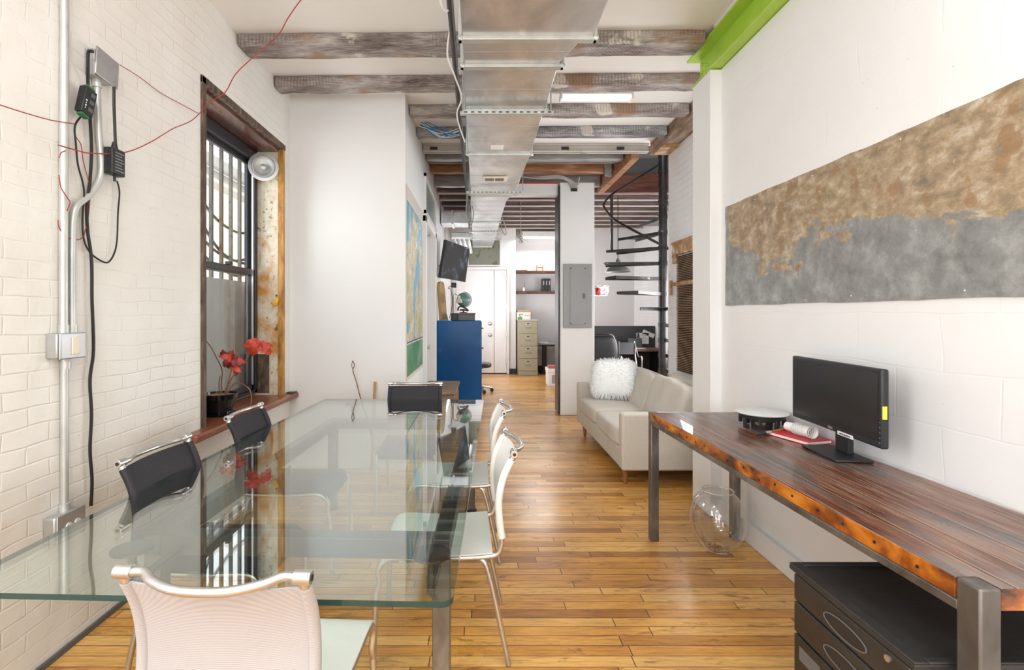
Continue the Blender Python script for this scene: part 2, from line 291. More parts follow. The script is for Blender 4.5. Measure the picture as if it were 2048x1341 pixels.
M['leaf_red'] = nmat('red_leaf', [(.3, (.13, .006, .008)), (.7, (.27, .014, .013))], ns=14, rough=.45)
M['leaf_orange'] = nmat('orange_red_leaf', [(.3, (.38, .022, .012)), (.7, (.52, .06, .018))], ns=14, rough=.45)
M['stool_wood'] = nmat('worn_stool_wood', [(.3, (.15, .10, .065)), (.6, (.27, .19, .125)), (.8, (.42, .32, .23))], (1, 6, 6), 5, 7, .4, rough=.6, bp=.2)
M['orange_wood'] = flat('light_orange_wood', (.50, .26, .09), .5)
M['board_tan'] = flat('tan_board', (.42, .27, .10), .5)
M['globe'] = nmat('globe_print', [(.40, (.10, .22, .20)), (.55, (.16, .32, .29)), (.60, (.42, .45, .32))], ns=9, rough=.25)
M['lampshade'] = flat('beige_lamp_enamel', (.60, .55, .47), .4)
M['pendant'] = flat('grey_pendant_enamel', (.14, .14, .135), .35)
M['shelf_wood'] = nmat('dark_red_shelf', [(.3, (.06, .02, .012)), (.7, (.16, .06, .035))], (2, 8, 8), 3, rough=.5)
M['tv_screen'] = nmat('tv_screen_glass', [(.52, (.006, .007, .009)), (.60, (.03, .045, .07)), (.75, (.12, .12, .15))], (1, 1, 1), 5, 3, rough=.1)
M['map'] = None
m, nt, b = newmat('world_map_print'); M['map'] = m
land = ramp(nt, noise(nt, (1, 1.3, .62), 2.4, 9, .6), [(.445, (0, 0, 0)), (.45, (1, 1, 1))])
lc = ramp(nt, noise(nt, (1, 1, 1), 8, 9, 1.0), [(.3, (.22, .36, .12)), (.45, (.44, .38, .22)), (.55, (.56, .49, .36)), (.68, (.62, .60, .54)), (.75, (.8, .8, .78))])
oc = ramp(nt, noise(nt, (1, 1, 1), 4, 5), [(.3, (.06, .26, .42)), (.7, (.15, .42, .56))])
nt.links.new(mix(nt, land, oc, lc), b.inputs['Base Color']); b.inputs['Roughness'].default_value = .5
M['map_green'] = nmat('green_map_print', [(.4, (.07, .25, .10)), (.55, (.13, .33, .15)), (.6, (.26, .36, .20)), (.7, (.40, .36, .48))], ns=4, detail=8, rough=.3)
M['stain_wall'] = flat('map_backing', (.62, .57, .50), .7)
M['leaf_panel'] = nmat('grey_green_leaf_panel', [(.60, (.20, .21, .165)), (.64, (.11, .14, .055))], ns=6, detail=1, rough=.3)

# ------------------------------------------------------------------ geometry helpers
ORG = {}
def smooth_path(pts, n=6, closed=False):
    pts = [V(p) for p in pts]; out = []; L = len(pts)
    rng = range(L) if closed else range(L-1)
    for i in rng:
        p0 = pts[(i-1) % L] if closed or i > 0 else pts[i]; p1 = pts[i]; p2 = pts[(i+1) % L]
        p3 = pts[(i+2) % L] if closed or i+2 < L else p2
        for k in range(n):
            t = k/n
            out.append(.5*((2*p1)+(-p0+p2)*t+(2*p0-5*p1+4*p2-p3)*t*t+(-p0+3*p1-3*p2+p3)*t**3))
    if not closed: out.append(pts[-1])
    return out
class MB:
    def __init__(s): s.bm = bmesh.new(); s.mi = 0
    def _f(s, vs_):
        try:
            f = s.bm.faces.new(vs_); f.material_index = s.mi; return f
        except ValueError: return None
    def box(s, x0, x1, y0, y1, z0, z1, mat4=None):
        c = [V((x, y, z)) for z in (z0, z1) for y in (y0, y1) for x in (x0, x1)]
        if mat4 is not None: c = [mat4 @ p for p in c]
        v = [s.bm.verts.new(p) for p in c]
        for q in ((0, 2, 3, 1), (4, 5, 7, 6), (0, 1, 5, 4), (2, 6, 7, 3), (0, 4, 6, 2), (1, 3, 7, 5)): s._f([v[i] for i in q])
        return s
    def hexa(s, pts):       # bottom 4 (ccw), top 4
        v = [s.bm.verts.new(V(p)) for p in pts]
        for q in ((3, 2, 1, 0), (4, 5, 6, 7), (0, 1, 5, 4), (1, 2, 6, 5), (2, 3, 7, 6), (3, 0, 4, 7)): s._f([v[i] for i in q])
        return s
    def tube(s, pts, r, seg=8, n=6, sm=True, closed=False, caps=True):
        P = smooth_path(pts, n, closed) if sm else [V(p) for p in pts]
        L = len(P); rings = []; up = None
        for i in range(L):
            a = P[i-1] if i > 0 else (P[-1] if closed else P[0]); b_ = P[i+1] if i < L-1 else (P[0] if closed else P[-1])
            t = (b_-a)
            if t.length < 1e-9: t = V((0, 0, 1))
            t.normalize()
            if up is None:
                up = V((0, 0, 1)) if abs(t.z) < .9 else V((1, 0, 0))
            nrm = up - t*up.dot(t)
            if nrm.length < 1e-6: nrm = t.orthogonal()
            nrm.normalize(); up = nrm; bn = t.cross(nrm)
            rr = r(i/(L-1)) if callable(r) else r
            rings.append([s.bm.verts.new(P[i]+(nrm*math.cos(2*PI*k/seg)+bn*math.sin(2*PI*k/seg))*rr) for k in range(seg)])
        for i in range(L if closed else L-1):
            A, B = rings[i], rings[(i+1) % L]
            for k in range(seg): s._f([A[k], A[(k+1) % seg], B[(k+1) % seg], B[k]])
        if caps and not closed: s._f(rings[0][::-1]); s._f(rings[-1])
        return s
    def cyl(s, a, b_, r, seg=20, r2=None):
        return s.tube([a, b_], (lambda t: r+(r2-r)*t) if r2 is not None else r, seg, sm=False)
    def lathe(s, prof, c=(0, 0, 0), seg=32, axis=None, cap=True):
        c = V(c); R_ = axis.to_track_quat('Z', 'Y').to_matrix() if axis is not None else Matrix.Identity(3)
        rings = []
        for (r, z) in prof:
            rings.append([s.bm.verts.new(c+R_ @ V((r*math.cos(2*PI*k/seg), r*math.sin(2*PI*k/seg), z))) for k in range(seg)])
        for A, B in zip(rings, rings[1:]):
            for k in range(seg): s._f([A[k], A[(k+1) % seg], B[(k+1) % seg], B[k]])
        if cap: s._f(rings[0][::-1]); s._f(rings[-1])
        return s
    def grid(s, fn, nu, nv, thick=0.0):
        g = [[V(fn(i/nu, j/nv)) for j in range(nv+1)] for i in range(nu+1)]
        def nrm(i, j):
            a = g[min(i+1, nu)][j]-g[max(i-1, 0)][j]; b_ = g[i][min(j+1, nv)]-g[i][max(j-1, 0)]
            return a.cross(b_).normalized()
        if thick:
            A = [[s.bm.verts.new(g[i][j]+nrm(i, j)*thick/2) for j in range(nv+1)] for i in range(nu+1)]
            B = [[s.bm.verts.new(g[i][j]-nrm(i, j)*thick/2) for j in range(nv+1)] for i in range(nu+1)]
            for i in range(nu):
                for j in range(nv):
                    s._f([A[i][j], A[i+1][j], A[i+1][j+1], A[i][j+1]]); s._f([B[i][j], B[i][j+1], B[i+1][j+1], B[i+1][j]])
            for i in range(nu): s._f([A[i][0], B[i][0], B[i+1][0], A[i+1][0]]); s._f([A[i][nv], A[i+1][nv], B[i+1][nv], B[i][nv]])
            for j in range(nv): s._f([A[0][j], A[0][j+1], B[0][j+1], B[0][j]]); s._f([A[nu][j], B[nu][j], B[nu][j+1], A[nu][j+1]])
        else:
            A = [[s.bm.verts.new(g[i][j]) for j in range(nv+1)] for i in range(nu+1)]
            for i in range(nu):
                for j in range(nv): s._f([A[i][j], A[i+1][j], A[i+1][j+1], A[i][j+1]])
        return s
    def prism(s, poly, d0, d1, axis='Z', mat4=None):   # poly 2D in the plane across axis
        def P(a, b_, d):
            p = {'Z': V((a, b_, d)), 'Y': V((a, d, b_)), 'X': V((d, a, b_))}[axis]
            return mat4 @ p if mat4 is not None else p
        A = [s.bm.verts.new(P(a, b_, d0)) for a, b_ in poly]; B = [s.bm.verts.new(P(a, b_, d1)) for a, b_ in poly]
        s._f(A[::-1]); s._f(B); n = len(poly)
        for k in range(n): s._f([A[k], A[(k+1) % n], B[(k+1) % n], B[k]])
        return s
    def pillow(s, c, sx, sy, sz, m3=None, p=4.0, n=12, crown=0.0):   # rounded cushion: superellipsoid
        c = V(c); tmp = bmesh.new(); bmesh.ops.create_cube(tmp, size=2)
        bmesh.ops.subdivide_edges(tmp, edges=tmp.edges[:], cuts=n, use_grid_fill=True)
        mp = {}
        for v in tmp.verts:
            q = v.co; L = (abs(q.x)**p+abs(q.y)**p+abs(q.z)**p)**(1/p); q = q/L
            z = q.z*(1+crown*(1-q.x*q.x)*(1-q.y*q.y))
            r = V((q.x*sx/2, q.y*sy/2, z*sz/2))
            if m3 is not None: r = m3 @ r
            mp[v] = s.bm.verts.new(c+r)
        for f in tmp.faces: s._f([mp[v] for v in f.verts])
        tmp.free(); return s
    def build(s, name, mats, parent=None, smooth=None, bevel=0, loc=None, seg=2):
        me = bpy.data.meshes.new(name)
        bmesh.ops.recalc_face_normals(s.bm, faces=s.bm.faces[:])
        off = V((0, 0, 0))
        if parent is not None: off = ORG.get(parent.name, V((0, 0, 0)))
        elif loc == 'base':
            xs = [v.co for v in s.bm.verts]
            off = V(((min(p.x for p in xs)+max(p.x for p in xs))/2, (min(p.y for p in xs)+max(p.y for p in xs))/2, min(p.z for p in xs)))
        elif loc is not None: off = V(loc)
        for v in s.bm.verts: v.co -= off
        s.bm.to_mesh(me); s.bm.free()
        if not isinstance(mats, (list, tuple)): mats = [mats]
        for m_ in mats: me.materials.append(m_)
        o = bpy.data.objects.new(name, me); C.objects.link(o)
        if parent is not None: o.parent = parent
        else: o.location = off
        ORG[o.name] = off
        if smooth is not False:
            for p in me.polygons: p.use_smooth = True
            me.set_sharp_from_angle(angle=math.radians(smooth if smooth else 38))
        if bevel:
            bv = o.modifiers.new('bevel', 'BEVEL'); bv.width = bevel; bv.segments = seg; bv.limit_method = 'ANGLE'; bv.harden_normals = False
        return o
def tag(o, label, cat, group=None):
    o['label'] = label; o['category'] = cat
    if group: o['group'] = group
    return o
def root(name, loc, label, cat, group=None):
    o = bpy.data.objects.new(name, None); C.objects.link(o); o.location = loc; o.empty_display_size = .1
    ORG[o.name] = V(loc); return tag(o, label, cat, group)
def struct(mb, name, mats, **k):
    o = mb.build(name, mats, **k)
    if o.parent is None: o['kind'] = 'structure'
    return o
def sroot(name, loc=(0, 0, 0)):
    o = bpy.data.objects.new(name, None); C.objects.link(o); o.location = loc; ORG[o.name] = V(loc); o['kind'] = 'structure'; return o
def copy_tree(o, parent=None):
    c = o.copy(); C.objects.link(c); c.parent = parent; ORG[c.name] = ORG.get(o.name, V((0, 0, 0)))
    for ch in list(o.children): copy_tree(ch, c)
    return c
def thing(mb, name, mats, label, cat, group=None, **k):
    k.setdefault('loc', 'base'); return tag(mb.build(name, mats, **k), label, cat, group)

# ------------------------------------------------------------------ setting
XL, XR = -1.78, 1.72
ZC = 3.50
struct(MB().box(-2.4, 4.0, -3.9, 12.9, -.1, 0), 'floor', M['floor'])
# ceiling with stairwell opening X 1.95..3.7, Y 6.1..8
c = MB(); c.box(-2.06, 2.5, -3.9, 6.12, ZC, ZC+.1)
struct(c, 'ceiling', M['plaster_ceiling'])
c = MB(); c.box(-1.0, 1.85, 6.12, 8.0, ZC+.06, ZC+.16); c.box(-1.0, 4.0, 8.0, 12.9, ZC+.06, ZC+.16)
struct(c, 'ceiling', M['deck_wood'])
# left wall with the two window openings
wl = MB()
wy0, wy1, wz0, wz1 = 3.19, 4.53, .70, 2.93
wl.box(XL-.28, XL, .75, wy0, 0, ZC); wl.box(XL-.28, XL, wy0, wy1, 0, wz0); wl.box(XL-.28, XL, wy0, wy1, wz1, ZC); wl.box(XL-.28, XL, wy1, 4.80, 0, ZC)
wl.box(XL-.28, XL, -1.6, -.45, 0, ZC); wl.box(XL-.28, XL, -3.9, -2.8, 0, ZC); wl.box(XL-.28, XL, -2.8, -1.6, 0, .75); wl.box(XL-.28, XL, -2.8, -1.6, 2.93, ZC); wl.box(XL-.28, XL, -.45, .75, 0, .75); wl.box(XL-.28, XL, -.45, .75, 2.93, ZC)
struct(wl, 'wall_left', M['brick'], smooth=False)
# partition: camera-facing wall and the corridor wall with its door
wp = MB(); wp.box(-2.0, -.70, 4.68, 6.25, 0, ZC); wp.box(-2.0, -.70, 6.25, 7.5, 2.62, ZC); wp.box(-2.0, -.90, 6.25, 7.5, 0, 2.62); wp.box(-2.0, -.70, 7.5, 12.9, 0, ZC+.06)
wp.box(-2.0, -.70, 6.12, 7.5, ZC, ZC+.06)
struct(wp, 'wall_partition', M['plaster'], smooth=False)
# front wall behind the camera with its wide window opening
wf = MB(); wf.box(-1.78, 1.72, -3.9, -3.7, 0, .7); wf.box(-1.78, 1.72, -3.9, -3.7, 3.2, ZC); wf.box(-1.78, -1.65, -3.9, -3.7, .7, 3.2); wf.box(1.45, 1.72, -3.9, -3.7, .7, 3.2)
struct(wf, 'wall_front', M['plaster'], smooth=False)
# right: near wall, pier, deep wall beside the sofa
struct(MB().box(XR, 2.4, -3.9, 3.56, 0, 3.19).box(1.86, 2.4, -3.9, 3.56, 3.19, ZC), 'wall_right', M['block'], smooth=False)
struct(MB().box(1.64, 2.4, 3.56, 3.86, 0, 3.19).box(1.80, 2.4, 3.56, 3.86, 3.19, ZC), 'wall_pier', M['plaster'], bevel=.006)
struct(MB().box(2.25, 2.5, 3.86, 5.97, 0, ZC), 'wall_sofa_side', M['brick2'], smooth=False)
struct(MB().box(2.5, 3.9, 5.87, 5.97, 0, ZC+1.5), 'wall_stair_near', M['brick2'], smooth=False)
struct(MB().box(3.7, 3.9, 5.97, 12.9, 0, ZC+1.5), 'wall_far_right', M['brick2'], smooth=False)
wb = MB(); wb.box(-.70, .86, 12.0, 12.9, 0, ZC+.06); wb.box(.86, 2.15, 12.5, 12.9, 0, ZC+.06); wb.box(2.15, 3.7, 12.0, 12.9, 0, ZC+.06)
struct(wb, 'wall_back', M['plaster'], smooth=False)
# upper storey walls seen through the stairwell
struct(MB().box(1.75, 1.85, 5.97, 8.0, ZC+.17, 5).box(1.85, 3.7, 8.0, 8.1, ZC+.42, 5).box(1.75, 3.9, 5.87, 8.1, 5, 5.1), 'wall_stairwell', M['grey_panel'], smooth=False)
struct(MB().box(1.85, 3.7, 7.96, 8.0, ZC+.17, ZC+.42), 'trim_1', M['grey_dark'], bevel=.004)
# column
col_ = MB(); col_.box(1.136, 1.626, 7.10, 7.40, 0, 3.31)
struct(col_, 'wall_column', M['plaster'], bevel=.008)
struct(MB().box(1.112, 1.134, 7.09, 7.42, .02, 3.26), 'trim_2', M['black_metal'], bevel=.003)
struct(MB().box(.42, 1.112, 7.14, 7.3, 3.14, 3.31), 'trim_3', M['plaster'], bevel=.004)
struct(MB().box(.42, 1.112, 7.12, 7.14, 3.30, 3.315), 'trim_4', M['red'])
# baseboards, and a dark gap line on the left
struct(MB().box(1.685, 1.72, -3.7, 3.56, 0, .13), 'baseboard_right', M['block'], bevel=.004)
struct(MB().box(.70, .86, 11.98, 12.0, 0, .12).box(.86, .875, 12.0, 12.5, 0, .12).box(.875, 2.15, 12.48, 12.5, 0, .14), 'baseboard_back', M['black'])
struct(MB().box(XL, XL+.012, -3.7, 4.68, 0, .025), 'gap_line_left', M['grey_dark'])  # thin dark strip standing in for the dark gap under the left wall
# ---- left window
w1 = sroot('window_1', (XL, 3.86, .7))
fr = MB()   # casing edges flush with the wall, dark rough wood
fr.box(XL-.04, XL+.012, wy0-.005, wy0+.045, wz0, wz1+.04); fr.box(XL-.04, XL+.012, wy0-.005, wy1+.02, wz1-.005, wz1+.045)
fr.build('casing', M['frame_dark_wood'], w1, bevel=.004)
MB().box(XL-.04, XL+.01, wy1-.03, wy1+.005, wz0, wz1).build('casing', M['orange_edge'], w1)
MB().box(XL-.27, XL-.04, wy1-.02, wy1-.001, wz0, wz1-.02).build('jamb', M['peel'], w1)
MB().box(XL-.27, XL-.04, wy0, wy0+.02, wz0, wz1-.02).build('jamb', M['peel'], w1)
MB().box(XL-.27, XL-.03, wy0, wy1, wz1-.025, wz1-.004).build('head_board', M['soffit_wood'], w1)
MB().box(XL-.255, XL-.12, wy1-.024, wy1-.02, .73, 1.08).build('jamb_patch', M['frame_dark_wood'], w1)
XW = XL-.27
o = MB(); z0, z1 = .74, wz1-.03; ya, yb = wy0+.02, wy1-.02
for (a, b_, c_, d_) in ((ya, ya+.05, z0, z1), (yb-.05, yb, z0, z1), (ya, yb, z1-.09, z1), (ya, yb, z0, z0+.03)): o.box(XW-.05, XW+.045, a, b_, c_, d_)
o.build('window_frame', M['window_bronze'], w1, bevel=.004)
u = MB(); ya2, yb2 = ya+.05, yb-.05
for (a, b_, c_, d_) in ((ya2, ya2+.04, 1.80, z1-.09), (yb2-.04, yb2, 1.80, z1-.09), (ya2, yb2, z1-.13, z1-.09), (ya2, yb2, 1.78, 1.83)): u.box(XW-.035, XW-.005, a, b_, c_, d_)
us = u.build('upper_sash', M['window_bronze'], w1, bevel=.003)
MB().box(XW-.022, XW-.018, ya2+.04, yb2-.04, 1.83, z1-.13).build('pane', M['glass'], us)
l = MB()
for (a, b_, c_, d_) in ((ya2, ya2+.035, z0+.03, 1.84), (yb2-.035, yb2, z0+.03, 1.84), (ya2, yb2, 1.79, 1.84), (ya2, yb2, z0+.03, z0+.075)): l.box(XW+.0, XW+.03, a, b_, c_, d_)
ls = l.build('lower_sash', M['chrome'] if False else M['window_bronze'], w1, bevel=.003)
MB().box(XW+.012, XW+.016, ya2+.035, yb2-.035, z0+.075, 1.79).build('pane', M['glass'], ls)
MB().box(XW+.02, XW+.05, 3.98, 4.04, 1.84, 1.865).build('sash_lock', M['black_metal'], ls)
MB().box(XW+.031, XW+.045, yb2-.04, yb2-.032, z0+.08, z1-.1).build('track', M['chrome'], w1)
s_ = MB(); s_.box(XL-.3, -1.695, 3.0, 4.68-.002, .665, .715)
sill = struct(s_, 'trim_5', M['sill_wood'], bevel=.012)
# outdoor grille and ribbed panel beyond the glass
g = root('window_grille', (XW-.2, 3.9, .75), 'brown iron security grille of upright bars and curved scrolls outside left window', 'grille')
for k in range(12): MB().box(XW-.215, XW-.19, 3.35+k*.165, 3.378+k*.165, .722, 2.95).build('bar', M['grille'], g)
for z in (.76, 2.9): MB().box(XW-.222, XW-.19, 3.2, 5.3, z, z+.03).build('cross_bar', M['grille'], g)
for (a, b_, h) in ((3.9, 2.55, .12), (3.85, 2.25, .10), (4.0, 2.3, .14), (3.9, 2.05, .06)):
    MB().tube([(XW-.225, a, b_), (XW-.23, a+.2, b_-.05-h), (XW-.23, a+.45, b_-.1-h*1.6), (XW-.23, a+.8, b_-.16-h*1.5), (XW-.225, a+1.1, b_-.05-h*2)], .012, 8).build('scroll', M['grille'], g)
pts = []
rp = MB(); n = 16
for k in range(n):
    a = 3.2+k*2.1/n; wv = 2.1/n
    rp.prism([(XW-.14, a), (XW-.115, a+wv*.25), (XW-.115, a+wv*.6), (XW-.14, a+wv*.85), (XW-.14, a+wv), (XW-.15, a+wv), (XW-.15, a)], .72, 1.74, 'Z')
thing(rp, 'ribbed_shutter', M['ribbed'], 'grey ribbed metal panel behind the lower pane of the left window', 'shutter', smooth=False)
bld = root('neighbouring_building', (-5.2, 4.6, 0), 'cream building with grey ledge across the alley outside left window', 'building')
MB().box(-5.4, -5.0, 2, 16, -1, 4.0).build('facade', M['facade'], bld)
MB().box(-5.0, -4.85, 2, 16, 4.15, 4.35).build('ledge', M['facade_grey'], bld, bevel=.02)
MB().box(-5.02, -4.97, 2, 16, 3.80, 3.92).build('ledge', M['facade_grey'], bld, bevel=.01)
MB().box(-5.3, -5.0, 2, 16, 4.0, 4.15).build('frieze', M['facade_grey'], bld)
struct(MB().box(-2.6, -2.06, 3.0, 5.5, .60, .72), 'trim_8', M['facade_grey'])
# window behind the camera on the left, two unseen ones added for fill light, and the wide front window
w3 = sroot('window_2', (XL, .15, .75)); o = MB()
for (a, b_, c_, d_) in ((-.45, -.39, .75, 2.93), (.69, .75, .75, 2.93), (-.45, .75, 2.87, 2.93), (-.45, .75, .75, .81), (-.45, .75, 1.8, 1.85)): o.box(XL-.1, XL-.04, a, b_, c_, d_)
o.build('window_frame', M['window_bronze'], w3)
w5 = sroot('added_window_rear', (XL, -2.2, .75)); o = MB()  # unseen window added to house the rear left fill lamp
for (a, b_, c_, d_) in ((-2.8, -2.74, .75, 2.93), (-1.66, -1.6, .75, 2.93), (-2.8, -1.6, 2.87, 2.93), (-2.8, -1.6, .75, .81), (-2.8, -1.6, 1.8, 1.85)): o.box(XL-.1, XL-.04, a, b_, c_, d_)
o.build('window_frame', M['window_bronze'], w5)
w6 = sroot('added_window_sofa', (2.25, 4.62, 1.2)); o = MB()  # frame added around the fill lamp hidden by the pier
for (a, b_, c_, d_) in ((4.06, 4.12, 1.2, 2.5), (5.12, 5.18, 1.2, 2.5), (4.06, 5.18, 2.44, 2.5), (4.06, 5.18, 1.2, 1.26)): o.box(2.22, 2.249, a, b_, c_, d_)
o.build('window_frame', M['white_gloss'], w6)
w4 = sroot('window_3', (0, -3.7, .7)); o = MB()
for (a, b_, c_, d_) in ((-1.65, -1.6, .7, 3.2), (-.62, -.58, .7, 3.2), (.38, .42, .7, 3.2), (1.4, 1.45, .7, 3.2), (-1.65, 1.45, 3.15, 3.2), (-1.65, 1.45, .7, .76), (-1.65, 1.45, 1.92, 1.96)): o.box(a, b_, -3.58, -3.53, c_, d_)
o.build('window_frame', M['window_bronze'], w4)

# ---- doors
d1 = sroot('door_1', (.1, 12.0, 0))
fb = MB(); fb.box(-.64, -.58, 11.95, 12.0, 0, 2.56); fb.box(.64, .70, 11.95, 12.0, 0, 2.56); fb.box(-.58, .64, 11.95, 12.0, 2.49, 2.56)
fb.build('door_frame', M['white_gloss'], d1, bevel=.006)
MB().box(-.575, .335, 11.965, 11.995, .02, 2.485).build('door_panel', M['white_gloss'], d1, bevel=.004)
dp = MB().box(.345, .635, 11.965, 11.995, .02, 2.485).build('door_panel', M['white_gloss'], d1, bevel=.004)
MB().box(-.575, .635, 11.985, 11.999, 0, .02).build('threshold', M['black'], d1)
for z in (1.20, .93):
    MB().lathe([(.0, .0), (.045, 0), (.045, .018), (.03, .03), (.03, .05), (0.0, .055)], (.24, 11.965, z), axis=V((0, -1, 0)), cap=False).build('lock', M['chrome'], d1)
for z in (2.27, 1.6, .95, .3): MB().box(.61, .65, 11.94, 11.952, z-.06, z+.06).build('hinge', M['chrome'], d1, bevel=.002)
d2 = sroot('door_2', (-.82, 6.9, 0))
MB().box(-.86, -.82, 6.26, 7.49, .01, 2.6).build('door_panel', M['grey_panel'] if False else M['plaster'], d2)
MB().lathe([(.0, .0), (.03, 0), (.03, .01), (.012, .015), (.012, .04), (.028, .05), (.025, .075), (0, .08)], (-.82, 7.38, .95), axis=V((1, 0, 0)), cap=False).build('door_handle', M['chrome'], d2)
cs = MB(); cs.box(-.82, -.66, 7.47, 7.62, 0, 2.66); cs.box(-.72, -.66, 6.14, 6.26, 0, 2.66); cs.box(-.72, -.66, 6.14, 7.62, 2.58, 2.68)
struct(cs, 'trim_6', M['plaster'], bevel=.006)
wt = sroot('window_4', (-.70, 6.9, 2.7))
f4 = MB()
for (a, b_, c_, d_) in ((6.22, 6.26, 2.70, 3.2), (7.6, 7.66, 2.70, 3.2), (6.22, 7.66, 3.16, 3.2), (6.22, 7.66, 2.70, 2.74)): f4.box(-.70, -.67, a, b_, c_, d_)
f4.build('window_frame', M['white_gloss'], wt); MB().box(-.70, -.69, 6.26, 7.6, 2.74, 3.16).build('pane', M['transom'], wt)

# ------------------------------------------------------------------ ceiling joists and beams
def joist(x0, x1, y0, y1, zb, zt, mat, label, name='ceiling_joist', group=None, rot=-.9, bev=.008):
    L = x1-x0; n = max(2, int(L/.12)); mb = MB(); sy, sz = y1-y0, zt-zb
    rr = random.Random(hash((round(y0*100), 3)) & 255)
    prev = None
    for i in range(n+1):
        x = -L/2+L*i/n; j = [rr.uniform(-.006, .006) for _ in range(3)]
        ring = [mb.bm.verts.new((x, -sy/2+j[0], j[1])), mb.bm.verts.new((x, sy/2, j[2])), mb.bm.verts.new((x, sy/2, sz)), mb.bm.verts.new((x, -sy/2+j[2], sz))]
        if prev:
            for k in range(4): mb._f([prev[k], prev[(k+1) % 4], ring[(k+1) % 4], ring[k]])
        else: mb._f(ring[::-1])
        prev = ring
    mb._f(prev)
    o = mb.build(name, mat, bevel=bev)
    tag(o, label, 'beam', group); o.location = ((x0+x1)/2, (y0+y1)/2, zb); o.rotation_euler.z = math.radians(rot); return o
JB = 3.40
G1 = 'weathered joists under the white ceiling'
j1 = joist(-1.77, 1.63, 3.63, 3.83, JB+.008, ZC, M['joist'], 'nearest and thickest of the weathered joists, doubled, crossing behind the duct', group=G1)
joist(-1.77, 2.04, 4.28, 4.42, JB, ZC, M['joist'], 'second weathered joist, ending above the lime green beam, in front of tube light', group=G1)
joist(-.69, 2.04, 4.88, 5.0, JB, ZC, M['joist'], 'third weathered joist, brownish, just behind the ceiling tube light', group=G1)
joist(-.69, 2.04, 5.46, 5.58, JB, ZC, M['joist_dark'], 'fourth joist, darkest grey, carrying the blue and white cable bundle', group=G1)
# infill seam between the two beams of the doubled joist
sb = root('steel_channel', (.67, 6.1, 3.36), 'cream painted steel channel with dark slots crossing behind the fourth joist', 'beam')
MB().box(-.69, 2.04, 6.05, 6.07, JB+.0, ZC-.002).box(-.69, 2.04, 6.02, 6.115, JB, JB+.014).box(-.69, 2.04, 6.02, 6.115, ZC-.02, ZC-.002).build('channel', M['steel_cream'], sb, bevel=.003)
for x in (-.56, .42, 1.03, 1.70): MB().box(x-.045, x+.045, 6.044, 6.052, ZC-.07, ZC-.035).build('slot', M['black'], sb)
joist(-.69, 1.84, 6.40, 6.50, JB+.02, ZC+.06, M['steel_grey'], 'grey beam just behind the cream slotted steel channel', group='beams between channel and header', rot=0)
joist(-.69, 1.84, 6.62, 6.70, JB+.05, ZC+.06, M['joist_far'], 'thin grey brown joist in front of the orange one', group='beams between channel and header', rot=0)
joist(-.69, 1.84, 6.95, 7.05, JB+.01, ZC+.06, M['joist_orange'], 'orange brown joist above the white column with nailed end', group='beams between channel and header', rot=0)
hang = MB(); hang.box(1.72, 1.82, 6.925, 6.945, 3.35, 3.52).box(1.72, 1.74, 6.88, 6.945, 3.35, 3.46)
thing(hang, 'joist_hanger', M['galv_box'], 'galvanised bracket at the end of the orange joist', 'bracket')
MB_ = MB().box(1.852, 1.948, 6.125, 7.9, 3.34, ZC+.15)
thing(MB_, 'stairwell_trimmer', M['joist_orange'], 'orange brown timber edging the stairwell opening, running away from camera', 'beam', bevel=.008)
thing(MB().box(1.96, 3.69, 7.90, 7.955, 3.36, 3.66), 'stairwell_header', M['timber_red'], 'dark red timber across the far side of stairwell', 'beam', bevel=.006)
lb = root('wall_plate_beam', (2.15, 5.0, 3.3), 'heavy old timber running along the top of the wall above the sofa', 'beam')
MB().box(2.052, 2.248, 3.88, 5.93, 3.355, ZC-.002).build('timber', M['beam_brown'], lb, bevel=.012)
MB().grid(lambda a, b_: (2.045+.02*math.sin(a*9), 5.93+.02*math.sin(b_*11)+.01*a, 3.33+.2*b_), 6, 8, .006).build('torn_flashing', M['rust'], lb)
MB().box(2.06, 2.25, 5.6, 5.95, 3.335, 3.352).build('bottom_plate', M['rust'], lb)
far_y = [7.62, 8.08, 8.55, 9.02, 9.49, 9.96, 10.43, 10.90, 11.37]
ordn = ['first', 'second', 'third', 'fourth', 'fifth', 'sixth', 'seventh', 'eighth', 'ninth']
for i, y in enumerate(far_y):
    x1 = 1.84 if y < 7.9 else 3.69
    if y < 7.9: mt = M['steel_grey']
    else: mt = M['joist_far']
    j = joist(-.69, x1, y, y+.075, 3.385, ZC+.06, mt, '%s mauve brown joist behind the white column, counted from the column' % ordn[i] if i else 'grey beam directly behind the white header beside column', group='far ceiling joists', rot=0)
    if i:
        L = (x1+.69)
        lm = MB().box(-L/2, L/2, -.052, -.0376, -.012, .012).build('edge_strip', M['lath']); lm.parent = j  # pale strip along the lower front edge of the joist

# ------------------------------------------------------------------ green steel beam
gb = root('steel_beam', (1.74, 2.4, 3.195), 'lime green painted steel I-beam along the top of right wall', 'beam')
MB().box(1.645, 1.855, -3.69, 3.9, 3.197, 3.212).build('bottom_flange', M['green_paint'], gb, bevel=.003)
MB().box(1.645, 1.84, -3.69, 3.98, 3.44, 3.455).build('top_flange', M['green_paint'], gb, bevel=.003)
MB().box(1.74, 1.752, -3.69, 3.95, 3.212, 3.44).build('web', M['green_paint'], gb)
for (y, z) in ((3.9, 3.27), (3.9, 3.33), (3.9, 3.39), (3.84, 3.30), (3.84, 3.36)):
    MB().cyl((1.74, y, z), (1.722, y, z), .014, 8).build('bolt', M['green_paint'], gb)
cp = MB().box(1.66, 1.85, -3.69, 3.55, 3.456, ZC-.001)
struct(cp, 'trim_7', M['plaster_ceiling'])

